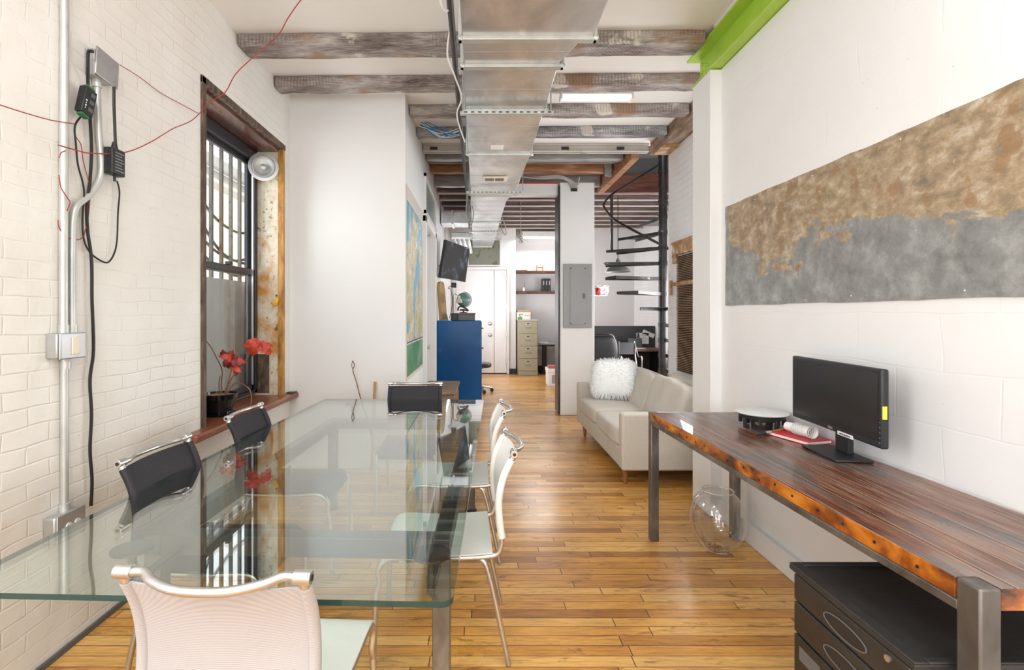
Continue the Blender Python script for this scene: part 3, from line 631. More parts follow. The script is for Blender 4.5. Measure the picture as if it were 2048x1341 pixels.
# ------------------------------------------------------------------ duct
DZ = 3.0
du = root('air_duct', (.2, 6.0, DZ), 'long galvanised sheet metal air duct hanging under the ceiling', 'duct')
def sect(y0, y1, a0, b0, a1, b1, h=.30):
    cr = .012; mb = MB(); n = 6
    mb.hexa([(a0, y0, DZ), (b0, y0, DZ), (b1, y1, DZ), (a1, y1, DZ), (a0, y0, DZ+h), (b0, y0, DZ+h), (b1, y1, DZ+h), (a1, y1, DZ+h)])
    o = mb.build('duct_section', M['galv'], du, bevel=.004)
    # raised cross creases
    L = y1-y0; m_ = max(2, int(L/.3))
    for i in range(1, m_):
        y = y0+L*i/m_; t = i/m_; a = a0+(a1-a0)*t; b_ = b0+(b1-b0)*t
        MB().tube([(a+.01, y, DZ+.001), (b_-.01, y, DZ+.001)], .0035, 6, sm=False).build('crease', M['galv'], o)
def flange(y, a, b_, h=.30, t=.022, w_=.045):
    mb = MB(); mb.box(a-t, b_+t, y-w_/2, y+w_/2, DZ-t, DZ+.003); mb.box(a-t, a, y-w_/2, y+w_/2, DZ-t, DZ+h); mb.box(b_, b_+t, y-w_/2, y+w_/2, DZ-t, DZ+h)
    f = mb.build('flange', M['galv_flange'], du, bevel=.004)
    for x in (a-.012, b_+.012): MB().lathe([(0, 0), (.017, 0), (.014, .008), (0, .01)], (x, y-w_/2, DZ-.012), 12, V((0, -1, 0)), False).build('bolt', M['galv_flange'], f)
aL = -.10; wide = .635; mid = .49; nar = .335
sect(-1.2, 1.66, aL, wide, aL, wide); flange(1.68, aL, wide)
sect(1.70, 2.80, aL, wide, aL, wide); flange(2.81, aL, wide)
sect(2.83, 3.10, aL, wide-.06, aL, mid-.0); flange(3.12, aL, mid+.01)
sect(3.14, 3.78, aL-.01, mid-.0, aL-.01, mid); flange(3.79, aL-.01, mid, w_=.02, t=.02)
sect(3.80, 4.84, aL-.01, mid, aL-.015, mid); flange(4.86, aL-.015, mid)
sect(4.88, 6.35, aL-.015, mid, aL-.02, mid-.04); flange(6.50, aL-.025, mid-.03)
sect(6.36, 6.9, aL-.02, mid-.04, aL-.03, nar+.03)
sect(6.9, 8.45, aL-.03, nar+.03, aL-.04, nar); flange(8.47, aL-.04, nar)
sect(8.49, 9.38, aL-.04, nar, aL-.05, nar-.01); flange(9.4, aL-.05, nar-.01)
sect(9.42, 10.38, aL-.05, nar-.01, aL-.06, nar-.02); flange(10.4, aL-.06, nar-.02)
sect(10.42, 11.5, aL-.06, nar-.02, aL-.07, nar-.04); flange(11.6, aL-.05, nar-.08); sect(11.51, 11.93, aL-.05, nar-.06, aL-.05, nar-.06)
for (y, a, b_) in ((3.74, -.15, .55), (6.2, -.17, .55), (9.2, -.2, .37)):
    st = MB(); st.box(a, b_, y-.02, y+.02, DZ-.064, DZ-.040); hs = st.build('hanger_strut', M['galv_flange'], du, bevel=.002)
    k = int((b_-a)/.052)
    for i in range(k): MB().box(a+.03+i*.052, a+.056+i*.052, y-.0215, y-.02, DZ-.056, DZ-.047).build('strut_slot', M['black'], hs)
    for x in (a+.02, b_-.02): MB().cyl((x, y, DZ-.07), (x, y, ZC-.005), .005, 8).build('threaded_rod', M['galv_box'], du)
vr = root('vent_register', (.15, 5.7, 2.99), 'cream ceiling register grille fixed under the duct', 'vent')
MB().box(.03, .31, 5.62, 5.80, 2.978, 2.994).build('frame', M['beige_plastic'], vr, bevel=.004)
sl = MB()
for i in range(9): sl.box(.06+i*.011, .066+i*.011, 5.66, 5.76, 2.974, 2.979)
for i in range(9): sl.box(.175+i*.011, .181+i*.011, 5.66, 5.76, 2.974, 2.979)
sl.build('slots', M['black'], vr)
thing(MB().box(.10, .22, 4.60, 4.72, 2.996, 2.9995), 'paper_tag', M['paper'], 'white paper tag stuck under the duct', 'tag')
# branch duct to the left
bd = root('branch_duct', (-.4, 9.4, 3.05), 'short silver branch duct running left from the main duct', 'duct')
MB().box(-.68, -.16, 8.7, 9.15, 3.02, 3.22).build('duct_section', M['galv'], bd, bevel=.006)
MB().box(-.50, -.46, 8.68, 9.17, 3.0, 3.24).build('flange', M['galv_flange'], bd, bevel=.003)
rd = root('ceiling_heater', (-.45, 9.9, 2.8), 'silver ribbed unit hanging above the television', 'heater')
MB().box(-.56, -.16, 9.75, 9.95, 2.92, 3.03).build('body', M['galv_flange'], rd, bevel=.01)
for i in range(4): MB().tube([(-.5+i*.09, 9.85, 2.93), (-.46+i*.085, 9.9, 2.8), (-.4+i*.075, 10.0, 2.66)], .026, 10).build('rib', M['galv'], rd)
# black pipe and pale cables beside the duct
thing(MB().tube([(-.142, -1.1, 2.995), (-.146, 2.0, 2.99), (-.155, 3.6, 2.975), (-.16, 5.0, 2.97), (-.168, 6.6, 2.98), (-.19, 9.0, 2.98)], .017, 12), 'black_pipe', M['cord_black'], 'black pipe running along the left edge of the air duct', 'pipe')
thing(MB().tube([(-.15, 1.2, 2.9), (-.20, 2.2, 2.98), (-.18, 2.45, 2.94), (-.145, 2.6, 3.02), (-.19, 2.9, 2.96), (-.16, 3.1, 2.93), (-.13, 3.5, 2.96), (-.175, 3.8, 2.95), (-.135, 4.4, 2.96)], .0055, 8), 'pale_cable', M['cord_white'], 'thin off-white cable looping beside the black pipe near camera', 'cable')
for dy, dx in ((0, 0), (.35, .03)):
    o = MB().tube([(-.16+dx, 6.3+dy, 2.96), (-.18+dx, 6.5+dy, 2.75), (-.15+dx, 6.6+dy, 2.68), (-.12+dx, 6.7+dy, 2.85), (-.14+dx, 6.8+dy, 2.98)], .006, 6)
    thing(o, 'hanging_cable', M['cord_grey'], 'grey cable loop hanging left of duct, the %s loop' % ('nearer' if dy == 0 else 'farther'), 'cable')
o = MB().tube([(.36, 8.2, 3.02), (.42, 8.3, 2.9), (.44, 8.45, 2.78), (.38, 8.5, 2.84), (.36, 8.6, 3.0)], .007, 6)
thing(o, 'hanging_cable', M['cord_grey'], 'dark cable loop hanging right of duct', 'cable')

# ------------------------------------------------------------------ ceiling tube light
tl = root('tube_light', (1.06, 4.6, 3.42), 'white twin-tube batten light on the ceiling between second and third joists', 'light')
MB().box(.74, 1.40, 4.56, 4.66, 3.455, 3.499).build('housing', M['white_plastic'], tl, bevel=.004)
for y in (4.575, 4.645):
    MB().cyl((.755, y, 3.435), (1.385, y, 3.435), .014, 14).build('tube', M['tube_off'], tl)
for x in (.745, 1.395): MB().box(x-.008, x+.008, 4.555, 4.665, 3.41, 3.47).build('end_cap', M['white_plastic'], tl, bevel=.002)
for k, (lx, ly) in enumerate(((1.0, .55), (-.9, .55), (-.9, -1.6), (1.0, -1.6))): struct(MB().box(lx-.6, lx+.6, ly-.07, ly+.07, 3.455, 3.499), 'trim_%d' % (9+k), M['white_plastic'], bevel=.004)  # unseen batten bodies added to carry the ceiling fill lamps
# alcove light
al = root('alcove_light', (1.5, 12.2, 3.2), 'white linear light fixture above the alcove shelves', 'light')
MB().box(1.0, 2.1, 12.0, 12.49, 3.30, 3.42).build('housing', M['white_plastic'], al, bevel=.004)
MB().cyl((1.05, 12.1, 3.275), (2.05, 12.1, 3.275), .022, 14).build('tube', M['tube_lit'], al)
# cable bundle on fourth joist
cbn = root('cable_bundle', (-.42, 5.44, 3.36), 'bundle of blue and white network cables strung across the fourth joist', 'cables')
rr = random.Random(3)
for i in range(14):
    a = W(840+rr.uniform(-4, 14), 246+rr.uniform(-3, 8), 5.36); b_ = W(924, 258+rr.uniform(-6, 12), 5.38); m1 = (a*.6+b_*.4); m2 = (a*.25+b_*.75)
    m1.z -= rr.uniform(.03, .10); m2.z -= rr.uniform(.02, .07); m1.y += rr.uniform(-.04, .02)
    MB().tube([a, m1, m2, b_], .005, 6).build('cable', M['cord_blue'] if i % 2 == 0 else M['cord_white'], cbn)

# ------------------------------------------------------------------ left wall electrics
XS = XL+.002
thing(MB().tube([(XL+.018, 2.12, ZC-.01), (XL+.018, 2.12, 2.6), (XL+.018, 2.115, 1.9), (XL+.018, 2.115, 1.375)], .0165, 14), 'conduit_pipe', M['conduit'], 'long vertical metal conduit from ceiling down to the light switch box', 'pipe')
thing(MB().tube([(XL+.018, 2.30, 2.51), (XL+.018, 2.31, 2.3), (XL+.018, 2.325, 2.1), (XL+.018, 2.25, 1.98), (XL+.018, 2.175, 1.9), (XL+.018, 2.16, 1.75), (XL+.018, 2.16, 1.375)], .0135, 12), 'conduit_pipe', M['conduit'], 'bent metal conduit joining high junction box to light switch box', 'pipe')
thing(MB().tube([(XL+.018, 2.12, 1.262), (XL+.018, 2.12, .9), (XL+.018, 2.12, .63)], .0145, 12), 'conduit_pipe', M['conduit'], 'short vertical conduit from switch box down to the outlet', 'pipe')
sbx = root('switch_box', (XL, 2.15, 1.3), 'grey metal wall box with a cream rocker light switch', 'switch')
MB().box(XS, XL+.050, 2.045, 2.165, 1.262, 1.366).build('box', M['galv_box'], sbx, bevel=.006)
MB().box(XL+.050, XL+.060, 2.05, 2.185, 1.258, 1.368).build('cover_plate', M['galv_box'], sbx, bevel=.006)
MB().box(XL+.058, XL+.066, 2.105, 2.145, 1.275, 1.350).build('rocker', M['beige_plastic'], sbx, bevel=.003)
for z in (1.265, 1.308, 1.35):
    pass
for y in (2.115, 2.16): MB().cyl((XL+.018, y, 1.366), (XL+.018, y, 1.40), .02, 12).build('connector', M['conduit'], sbx)
MB().cyl((XL+.018, 2.125, 1.215), (XL+.018, 2.125, 1.245), .02, 12).build('connector', M['conduit'], sbx)
ox = root('outlet_box', (XL, 2.14, .6), 'grey metal wall box with a white double socket below glass table edge', 'outlet')
MB().box(XS, XL+.055, 2.03, 2.17, .505, .615).build('box', M['galv_box'], ox, bevel=.008)
MB().box(XL+.055, XL+.061, 2.035, 2.18, .502, .618).build('cover_plate', M['galv_box'], ox, bevel=.004)
for y in (2.09, 2.135): MB().lathe([(0, 0), (.015, 0), (.015, .004), (0, .004)], (XL+.061, y, .56), 16, V((1, 0, 0)), False).build('socket', M['white_plastic'], ox)
MB().cyl((XL+.018, 2.12, .615), (XL+.018, 2.12, .645), .02, 12).build('connector', M['conduit'], ox)
jb = root('junction_box', (XL, 2.37, 2.5), 'galvanised junction box with tilted blank cover high on left wall', 'junction box')
MB().box(XS, XL+.045, 2.25, 2.37, 2.525, 2.645).build('box', M['galv_box'], jb, bevel=.004)
Mx = Matrix.Translation((XL+.054, 2.315, 2.585)) @ Matrix.Rotation(math.radians(-4), 4, 'X') @ Matrix.Rotation(math.radians(3), 4, 'Z')
MB().box(-.004, .004, -.075, .075, -.065, .065, Mx).build('cover_plate', M['galv_box'], jb, bevel=.01)
MB().cyl((XL+.018, 2.30, 2.49), (XL+.018, 2.30, 2.525), .019, 12).build('connector', M['conduit'], jb)
def wall_pt(px, py, off=.02):
    d = (XL+off)/((px-CX)/F); return W(px, py, d)
def wire(name, mat, pts, r, label, off=.02, seg=6):
    P = [wall_pt(p[0], p[1], p[2] if len(p) > 2 else off) for p in pts]
    return thing(MB().tube(P, r, seg), name, mat, label, 'cable')
def slab(c, mat, sx, sy, sz, rx, name, parent, bev=.004):
    Mx = Matrix.Translation(c) @ Matrix.Rotation(rx, 4, 'X'); return MB().box(-sx/2, sx/2, -sy/2, sy/2, -sz/2, sz/2, Mx).build(name, mat, parent, bevel=bev)
ap = wall_pt(172, 204, .05); at_ = root('dimmer_module', ap, 'small dark controller box with green terminals dangling under the junction box', 'controller')
slab(ap, M['black'], .035, .062, .125, math.radians(-14), 'body', at_)
Q = Matrix.Rotation(math.radians(-14), 3, 'X')
for s in (1, -1): slab(ap+Q @ V((0, 0, s*.066)), M['green_term'], .025, .042, .014, math.radians(-14), 'terminal', at_, .001)
for i in range(3): slab(ap+Q @ V((.0185, .01, -.035+i*.035)), M['grey_dark'], .002, .022, .018, math.radians(-14), 'slot', at_, 0)
tx = M['paper']
for i in range(4): slab(ap+Q @ V((.0185, -.018, -.04+i*.012)), tx, .001, .003+.004*(i % 2), .006, math.radians(-14), 'print', at_, 0)
ap = wall_pt(229, 325, .05); ad = root('power_adapter', ap, 'black power brick hanging on its cord beside the conduit', 'adapter')
slab(ap, M['black'], .045, .085, .125, 0, 'body', ad, .006); MB().cyl(ap+V((0, 0, .06)), ap+V((0, 0, .095)), .016, 10, .009).build('plug', M['black'], ad)
for i in range(7): MB().box(ap.x+.0225, ap.x+.0235, ap.y-.025, ap.y+.03-.006*(i % 3), ap.z-.045+i*.014, ap.z-.041+i*.014).build('print', M['grey_panel'], ad)
MB().cyl(ap+V((0, 0, -.062)), ap+V((0, 0, -.09)), .006, 8).build('strain_relief', M['black'], ad)
MB().tube([wall_pt(a, b_, .05) for a, b_ in ((228, 172), (228, 205), (229, 240), (231, 292))], .0065, 8).build('input_cord', M['cord_black'], ad)
MB().tube([wall_pt(a, b_, .02) for a, b_ in [(234, 362), (239, 385), (236, 425), (234, 480), (228, 508), (216, 525), (200, 521), (180, 505), (168, 480), (165, 440), (168, 380), (156, 330), (152, 290), (150, 252), (165, 230)]], .004, 6).build('output_cord', M['cord_black'], ad)
wire('black_cable', M['cord_black'], [(186, 103, .07), (177, 104, .05), (176, 130, .05), (176, 172), (180, 235), (183, 300), (180, 360), (174, 410), (175, 460), (183, 520), (184, 600), (187, 700), (180, 760), (183, 830), (180, 900), (184, 960), (182, 1012)], .0075, 'long black cord hanging down left wall to the outlet')
wire('red_wire', M['cord_red'], [(0, 210, .045), (50, 226, .045), (100, 240, .045), (148, 248, .045)], .0021, 'thin red and black wire running off the left edge of the photo')
wire('red_wire', M['cord_red'], [(150, 250), (150, 270), (162, 290), (166, 320), (175, 355), (180, 385), (177, 430), (172, 455), (165, 475), (150, 480), (130, 472), (118, 455), (116, 440)], .0021, 'red wire drooping behind the black cords by the conduit')
wire('red_wire', M['cord_red'], [(240, 130, .08), (280, 155, .03), (320, 185), (360, 207), (399, 228)], .0021, 'straight red wire from junction box to the window casing')
wire('red_wire', M['cord_red'], [(131, 302), (122, 306), (118, 316)], .0021, 'tiny red wire tail on the tall conduit', .045)
wire('red_wire', M['cord_red'], [(118, 350), (122, 375), (134, 395), (140, 405), (134, 422)], .0021, 'dark red wire tail curling beside the bend of conduit', .045)
P = [wall_pt(116, 290, .05), wall_pt(150, 300, .06), wall_pt(185, 307, .06), wall_pt(250, 305, .06), wall_pt(300, 285, .07), wall_pt(345, 258, .08), W(385, 240, 3.0), W(420, 205, 2.95), W(450, 185, 2.9), W(470, 150, 2.85), W(500, 120, 2.8), W(530, 95, 2.8), W(560, 65, 2.75), W(575, 38, 2.7), W(600, 2, 2.65), W(625, -25, 2.62), W(640, -120, 2.6)]
thing(MB().tube(P, .0028, 6), 'red_wire', M['cord_red'], 'long red wire swooping across the wall and up to the ceiling', 'cable')
# speaker by the window head
sc = W(527, 334, 4.40)
sp_ = root('window_speaker', sc, 'round grey coaxial speaker at the top corner of the left window', 'speaker')
ax = V((.35, -1, -.02)).normalized()
MB().lathe([(.0, -.05), (.05, -.05), (.07, -.02), (.10, -.01), (.125, .0), (.125, .008), (.10, .012), (.095, .004)], sc, 40, ax, False).build('basket', M['galv_box'], sp_)
MB().lathe([(.096, .006), (.088, .012), (.078, .006), (.074, .002)], sc, 40, ax, False).build('surround', flat('speaker_surround', (.42, .41, .40), .5), sp_)
MB().lathe([(.075, .002), (.03, -.02), (.0, -.022)], sc, 40, ax, False).build('cone', M['galv_flange'], sp_)
MB().lathe([(.0, -.02), (.024, -.02), (.024, .012), (.014, .016), (0, .018)], sc, 24, ax, False).build('tweeter', M['galv_box'], sp_)
thing(MB().tube([W(505, 304, 4.35), W(470, 285, 4.2), W(430, 262, 3.9), W(412, 240, 3.73)], .0025, 6), 'red_wire', M['cord_red'], 'red speaker wire running under the window head board', 'cable')
hk = root('window_charm', W(553, 603, 4.48), 'small yellow charm hanging on a hook on the window jamb', 'ornament')
p0 = W(553, 592, 4.49); MB().tube([p0+V((0, .02, 0)), p0, p0+V((0, -.01, .01)), p0+V((0, -.01, -.01))], .004, 6).build('hook', M['black_metal'], hk)
MB().tube([W(554, 596, 4.475), W(552, 603, 4.475), W(549, 610, 4.475), W(546, 613, 4.475)], lambda t: .006+.014*math.sin(PI*min(1, t+.15)), 8).build('charm', flat('yellow_charm', (.80, .42, .02), .5), hk)

# ------------------------------------------------------------------ plant on the sill
pc = V((-1.885, 3.62, .716))
pp = root('potted_plant', pc, 'black pot with sparse red-leaved stems standing on the window sill', 'plant')
MB().lathe([(.0, .0), (.10, .0), (.112, .012), (.108, .014), (.0, .014)], pc, 36, None, False).build('saucer', M['black_gloss'], pp)
MB().lathe([(.0, .016), (.082, .016), (.105, .115), (.118, .118), (.122, .155), (.114, .155), (.108, .13), (.0, .13)], pc, 36, None, False).build('pot', M['black_gloss'], pp)
MB().lathe([(.108, .138), (.07, .146), (0, .15)], pc, 24, None, False).build('soil', M['soil'], pp)
def sP(px, py, d=3.62): return W(px, py, d)
base = pc+V((.02, -.01, .14))
stems = [[base, sP(443, 765), sP(444, 740), sP(430, 710), sP(422, 695), sP(412, 682)],
         [base+V((.02, 0, 0)), sP(462, 760), sP(480, 735), sP(497, 712), sP(508, 694), sP(520, 685)],
         [base+V((.01, .02, 0)), sP(455, 770), sP(462, 745), sP(470, 722), sP(462, 712)],
         [base+V((-.02, .01, 0)), sP(438, 770), sP(440, 752)],
         [base+V((.03, 0, 0)), sP(466, 770), sP(480, 767), sP(498, 778), sP(503, 795), sP(501, 812)]]
for s in stems:
    MB().tube(s, lambda t: .006-.0025*t, 6).build('stem', M['twig'], pp)
def leaf(c, d, L, wd, mat, rr):
    d = d.normalized(); side = d.cross(V((.4, -1, .3))).normalized(); up = side.cross(d)
    def fn(a, b_):
        t = a; lob = (math.sin(PI*t**.8))*(1+.28*math.cos(t*16)); return c+d*L*t+side*(b_-.5)*wd*lob+up*(.25*L*math.sin(PI*t)-.5*L*t*t*.5+abs(b_-.5)*.15*wd)
    MB().grid(fn, 9, 4, .0012).build('leaf', mat, pp)
rr = random.Random(5)
for (px, py, L, m_, n_) in ((462, 712, .075, 'leaf_red', 9), (466, 728, .07, 'leaf_red', 4), (518, 688, .085, 'leaf_orange', 7)):
    for i in range(n_):
        a = 2*PI*i/n_+rr.uniform(-.3, .3)
        leaf(sP(px+rr.uniform(-6, 6), py+rr.uniform(-4, 10), 3.6), V((math.cos(a)*.8, rr.uniform(-.6, .2), math.sin(a)*.45-.25)), L*rr.uniform(1.0, 1.5), L*.75, M[m_ if rr.random() > .18 else 'leaf_orange'], rr)
ph = MB().box(-1.775, -1.705, 4.58, 4.67, .7155, .7255)
thing(ph, 'sill_tray', M['black_gloss'], 'small flat black tray on the far end of the window sill', 'tray', bevel=.003)

# ------------------------------------------------------------------ glass dining table
tA = V((-.068, 1.228, 0)); ta = V((.035, 1, 0)).normalized(); tb = V((-1, .035, 0)).normalized()
TZ = .74; TL, TW = 2.875, 1.32
def TP(a, b_, z): return tA+ta*a+tb*b_+V((0, 0, z))        # a: along the length from the near end, b: leftwards
tr = root('dining_table', TP(TL/2, TW/2, 0), 'large rectangular glass dining table on a dark steel frame', 'table')
def poly_round(L, Wd, r, n=5):
    out = []
    for (cx, cy, a0) in ((L-r, Wd-r, 0), (r, Wd-r, 90), (r, r, 180), (L-r, r, 270)):
        for k in range(n+1):
            a = math.radians(a0+90*k/n); out.append((cx+r*math.cos(a), cy+r*math.sin(a)))
    return out
mb = MB(); po = poly_round(TL, TW, .03)
A = [mb.bm.verts.new(TP(a, b_, TZ-.015)) for a, b_ in po]; B = [mb.bm.verts.new(TP(a, b_, TZ)) for a, b_ in po]
mb._f(A); mb._f(B); mb.mi = 1
for k in range(len(po)): mb._f([A[k], A[(k+1) % len(po)], B[(k+1) % len(po)], B[k]])
mb.build('tabletop', [M['glass_top'], M['glass_edge']], tr, smooth=False)
def tbox(a0, a1, b0, b1, z0, z1, name, mat, parent=None, bev=.003):
    pts = [TP(a0, b0, z0), TP(a1, b0, z0), TP(a1, b1, z0), TP(a0, b1, z0), TP(a0, b0, z1), TP(a1, b0, z1), TP(a1, b1, z1), TP(a0, b1, z1)]
    return MB().hexa(pts).build(name, mat, parent or tr, bevel=bev)
LA0, LA1, LB0, LB1 = .50, 2.42, .055, 1.08
ZB = .665
tbox(LA0, LA1+.07, LB0, LB0+.06, ZB-.07, ZB, 'rail', M['table_steel']); tbox(LA0, LA1+.07, LB1, LB1+.06, ZB-.07, ZB, 'rail', M['table_steel'])
tbox(LA0, LA0+.07, LB0+.06, LB1, ZB-.07, ZB, 'cross_rail', M['table_steel']); tbox(LA1, LA1+.07, LB0+.06, LB1, ZB-.07, ZB, 'cross_rail', M['table_steel'])
for a in (LA0, LA1):
    for b_ in (LB0, LB1):
        lg = tbox(a, a+.06, b_, b_+.06, .012, ZB-.07, 'leg', M['bronze_metal'])
        MB().lathe([(0, 0), (.045, 0), (.04, .012), (0, .014)], TP(a+.03, b_+.03, 0), 20, None, False).build('foot', M['black'], lg)
for (a, b_) in ((.285, .09), (.285, 1.02), (TL-.13, .18), (TL-.13, 1.05)):
    c_ = TP(a, b_, 0)
    MB().lathe([(0, TZ-.024), (.058, TZ-.024), (.058, TZ-.0165), (0, TZ-.0165)], c_, 40, None, False).build('support_disc', M['table_steel'], tr)
    MB().cyl(c_+V((0, 0, .60)), c_+V((0, 0, TZ-.024)), .012, 16).build('support_stem', M['table_steel'], tr)
    e = LA0 if a < 1 else LA1+.07
    tbox(min(a, e)-.012, max(a, e)+.012, b_-.012, b_+.012, .60, .62, 'support_arm', M['table_steel'])

# ------------------------------------------------------------------ chairs
def make_chair(fabric, label, seatf=None):
    R_ = root('dining_chair', (0, 0, 0), label, 'chair')
    prof = [(-.205, .455), (-.232, .475), (-.238, .52), (-.228, .60), (-.226, .68), (-.245, .77), (-.285, .855)]
    hw = .208
    sp = [(-.20, .447), (-.1, .44), (.05, .438), (.20, .444), (.25, .425), (.27, .385)]
    P = smooth_path([(0, y, z) for y, z in prof[2:]], 5)
    def bk(a, b_):
        i = a*(len(P)-1)*.955; k = int(i); f = i-k; q = P[k]*(1-f)+P[min(k+1, len(P)-1)]*f
        x = (b_-.5)*2; bow = .03*(1-x*x)
        ang = 0
        return (x*(hw+.009), q.y-bow*(.6+.4*a)+.0, q.z)
    MB().grid(bk, 16, 14, .004).build('backrest', fabric, R_, smooth=60)
    for s in (-1, 1): MB().tube([(s*hw, p.y, p.z) for p in P[:int(len(P)*.955)]], .0155, 10, sm=False).build('backrest_sleeve', fabric, R_)
    Q = smooth_path([(0, y, z) for y, z in sp], 5)
    def st(a, b_):
        i = a*(len(Q)-1); k = min(int(i), len(Q)-2); f = i-k; q = Q[k]*(1-f)+Q[k+1]*f
        x = (b_-.5)*2; sag = .014*(1-x*x)*math.sin(PI*min(1, a*1.3))
        return (x*(hw+.010), q.y, q.z+.014-sag)
    MB().grid(st, 22, 12, .005).build('seat', seatf or fabric, R_, smooth=60)
    for s in (-1, 1):
        MB().tube([(s*hw, y, z) for y, z in prof[-1:0:-1]]+[(s*hw, -.215, .452), (s*hw, -.18, .444)]+[(s*hw, y, z) for y, z in sp[1:-1]]+[(s*hw, .271, .39), (s*(hw-.004), .267, .34), (s*(hw-.004), .28, .30)], .0115, 10).build('side_frame', M['chrome'], R_)
        MB().tube([(s*(hw-.004), .279, .305), (s*(hw), .285, .15), (s*(hw+.005), .29, .004)], .0115, 10).build('leg', M['chrome'], R_)
        MB().tube([(s*(hw-.016), -.10, .436), (s*(hw-.002), -.155, .43), (s*(hw+.004), -.185, .37), (s*(hw+.012), -.235, .15), (s*(hw+.016), -.265, .004)], .0115, 10).build('leg', M['chrome'], R_)
        c = MB().cyl((s*(hw-.022), -.289, .868), (s*(hw+.018), -.289, .868), .0155, 18).build('end_cap', M['chrome'], R_, bevel=.002)
        MB().cyl((s*(hw+.0175), -.289, .868), (s*(hw+.0195), -.289, .868), .007, 12).build('screw', M['black'], c)
        MB().cyl((s*hw, -.283, .845), (s*hw, -.289, .868), .012, 12).build('top_post', M['chrome'], R_)
    MB().tube([(-hw+.02, -.289, .868), (-.16, -.289, .868), (-.12, -.315, .862), (-.05, -.338, .857), (.05, -.338, .857), (.12, -.315, .862), (.16, -.289, .868), (hw-.02, -.289, .868)], .0105, 12).build('top_rail', M['chrome'], R_)
    for y in (.18, -.15): MB().tube([(-hw+.012, y, .425), (hw-.012, y, .425)], .009, 10).build('cross_tube', M['chrome'], R_)
    return R_
def put(o, x, y, deg, label=None, group=None):
    o.location = (x, y, 0); o.rotation_euler.z = math.radians(deg)
    if label: o['label'] = label
    if group: o['group'] = group
    return o
cw = make_chair(M['sling_white'], 'white sling chair on right of glass table, nearer of the two')
G = 'sling chairs around the glass table'
c2 = copy_tree(cw)
put(cw, -.155, 2.27, 92, group=G); put(c2, -.15, 3.12, 90, 'white sling chair on right of glass table, farther of the two', G)
cm = make_chair(M['mesh_white'], 'pale mesh chair in the foreground at the near end of glass table, back to camera', M['sling_white']); put(cm, -.578, 1.402, -3.5, group=G)
cb_ = make_chair(M['sling_black'], 'black sling chair between table and wall, nearest the outlet box')
c3 = copy_tree(cb_); c4_ = copy_tree(cb_)
put(cb_, -1.10, 2.14, -92, group=G); put(c3, -1.11, 2.98, -90, 'black sling chair between table and left wall, just below the plant pot', G)
put(c4_, -.535, 3.86, 180, 'black sling chair at the far end of glass table', G)

# ------------------------------------------------------------------ worktable on the right
WZ = .82
wa = V((.026, -1, 0)).normalized(); wbv = V((1, .026, 0)).normalized(); w0 = V((1.085, 3.17, 0))
def WP(a, b_, z): return w0+wa*a+wbv*b_+V((0, 0, z))
WL, WWd = 2.03, .578
wk = root('work_table', WP(WL/2, WWd/2, 0), 'long reclaimed plank worktable on raw steel legs along right wall', 'table')
def wbox(a0, a1, b0, b1, z0, z1, name, mat, parent=None, bev=.003, mb=None):
    m_ = mb or MB(); m_.hexa([WP(a0, b0, z0), WP(a1, b0, z0), WP(a1, b1, z0), WP(a0, b1, z0), WP(a0, b0, z1), WP(a1, b0, z1), WP(a1, b1, z1), WP(a0, b1, z1)])
    return None if mb else m_.build(name, mat, parent or wk, bevel=bev)
mb = MB()
po = [(.0, .0), (WL-.055, .0), (WL-.055, .052), (WL, .052), (WL, WWd), (0, WWd)]
n0 = len(po); A = [mb.bm.verts.new(WP(a, b_, WZ-.052)) for a, b_ in po]; B = [mb.bm.verts.new(WP(a, b_, WZ)) for a, b_ in po]
mb._f(A); mb._f(B); mb.mi = 1
for k in range(n0): mb._f([A[k], A[(k+1) % n0], B[(k+1) % n0], B[k]])
mb.build('plank_top', [M['plank'], M['plank_edge']], wk, smooth=False, bevel=.003)
wbox(.0, WL-.05, .0, .045, WZ-.078, WZ-.053, 'front_rail', M['bronze_metal']); wbox(.0, WL-.05, WWd-.045, WWd, WZ-.09, WZ-.053, 'back_rail', M['bronze_metal'])
wbox(.0, .045, .045, WWd-.045, WZ-.09, WZ-.053, 'end_rail', M['bronze_metal'])
wbox(-.052, -.002, .0, .052, .0, WZ-.002, 'leg', M['bronze_metal'], bev=.005)
wbox(-.052, -.002, WWd-.052, WWd, .0, WZ-.06, 'leg', M['bronze_metal'], bev=.005)
wbox(WL-.054, WL+.004, .0, .051, .0, WZ+.0005, 'leg', M['bronze_metal'], bev=.005)
wbox(WL-.054, WL+.0, WWd-.052, WWd, .0, WZ-.054, 'leg', M['bronze_metal'], bev=.005)
rr = random.Random(8)
for i in range(17):
    p = WP(.06+i*.112+rr.uniform(-.03, .03), -.0005, WZ-.028+rr.uniform(-.01, .01)); MB().cyl(p, p+V((-.003, 0, 0)), .0045, 8).build('nail_head', M['black_metal'], wk)

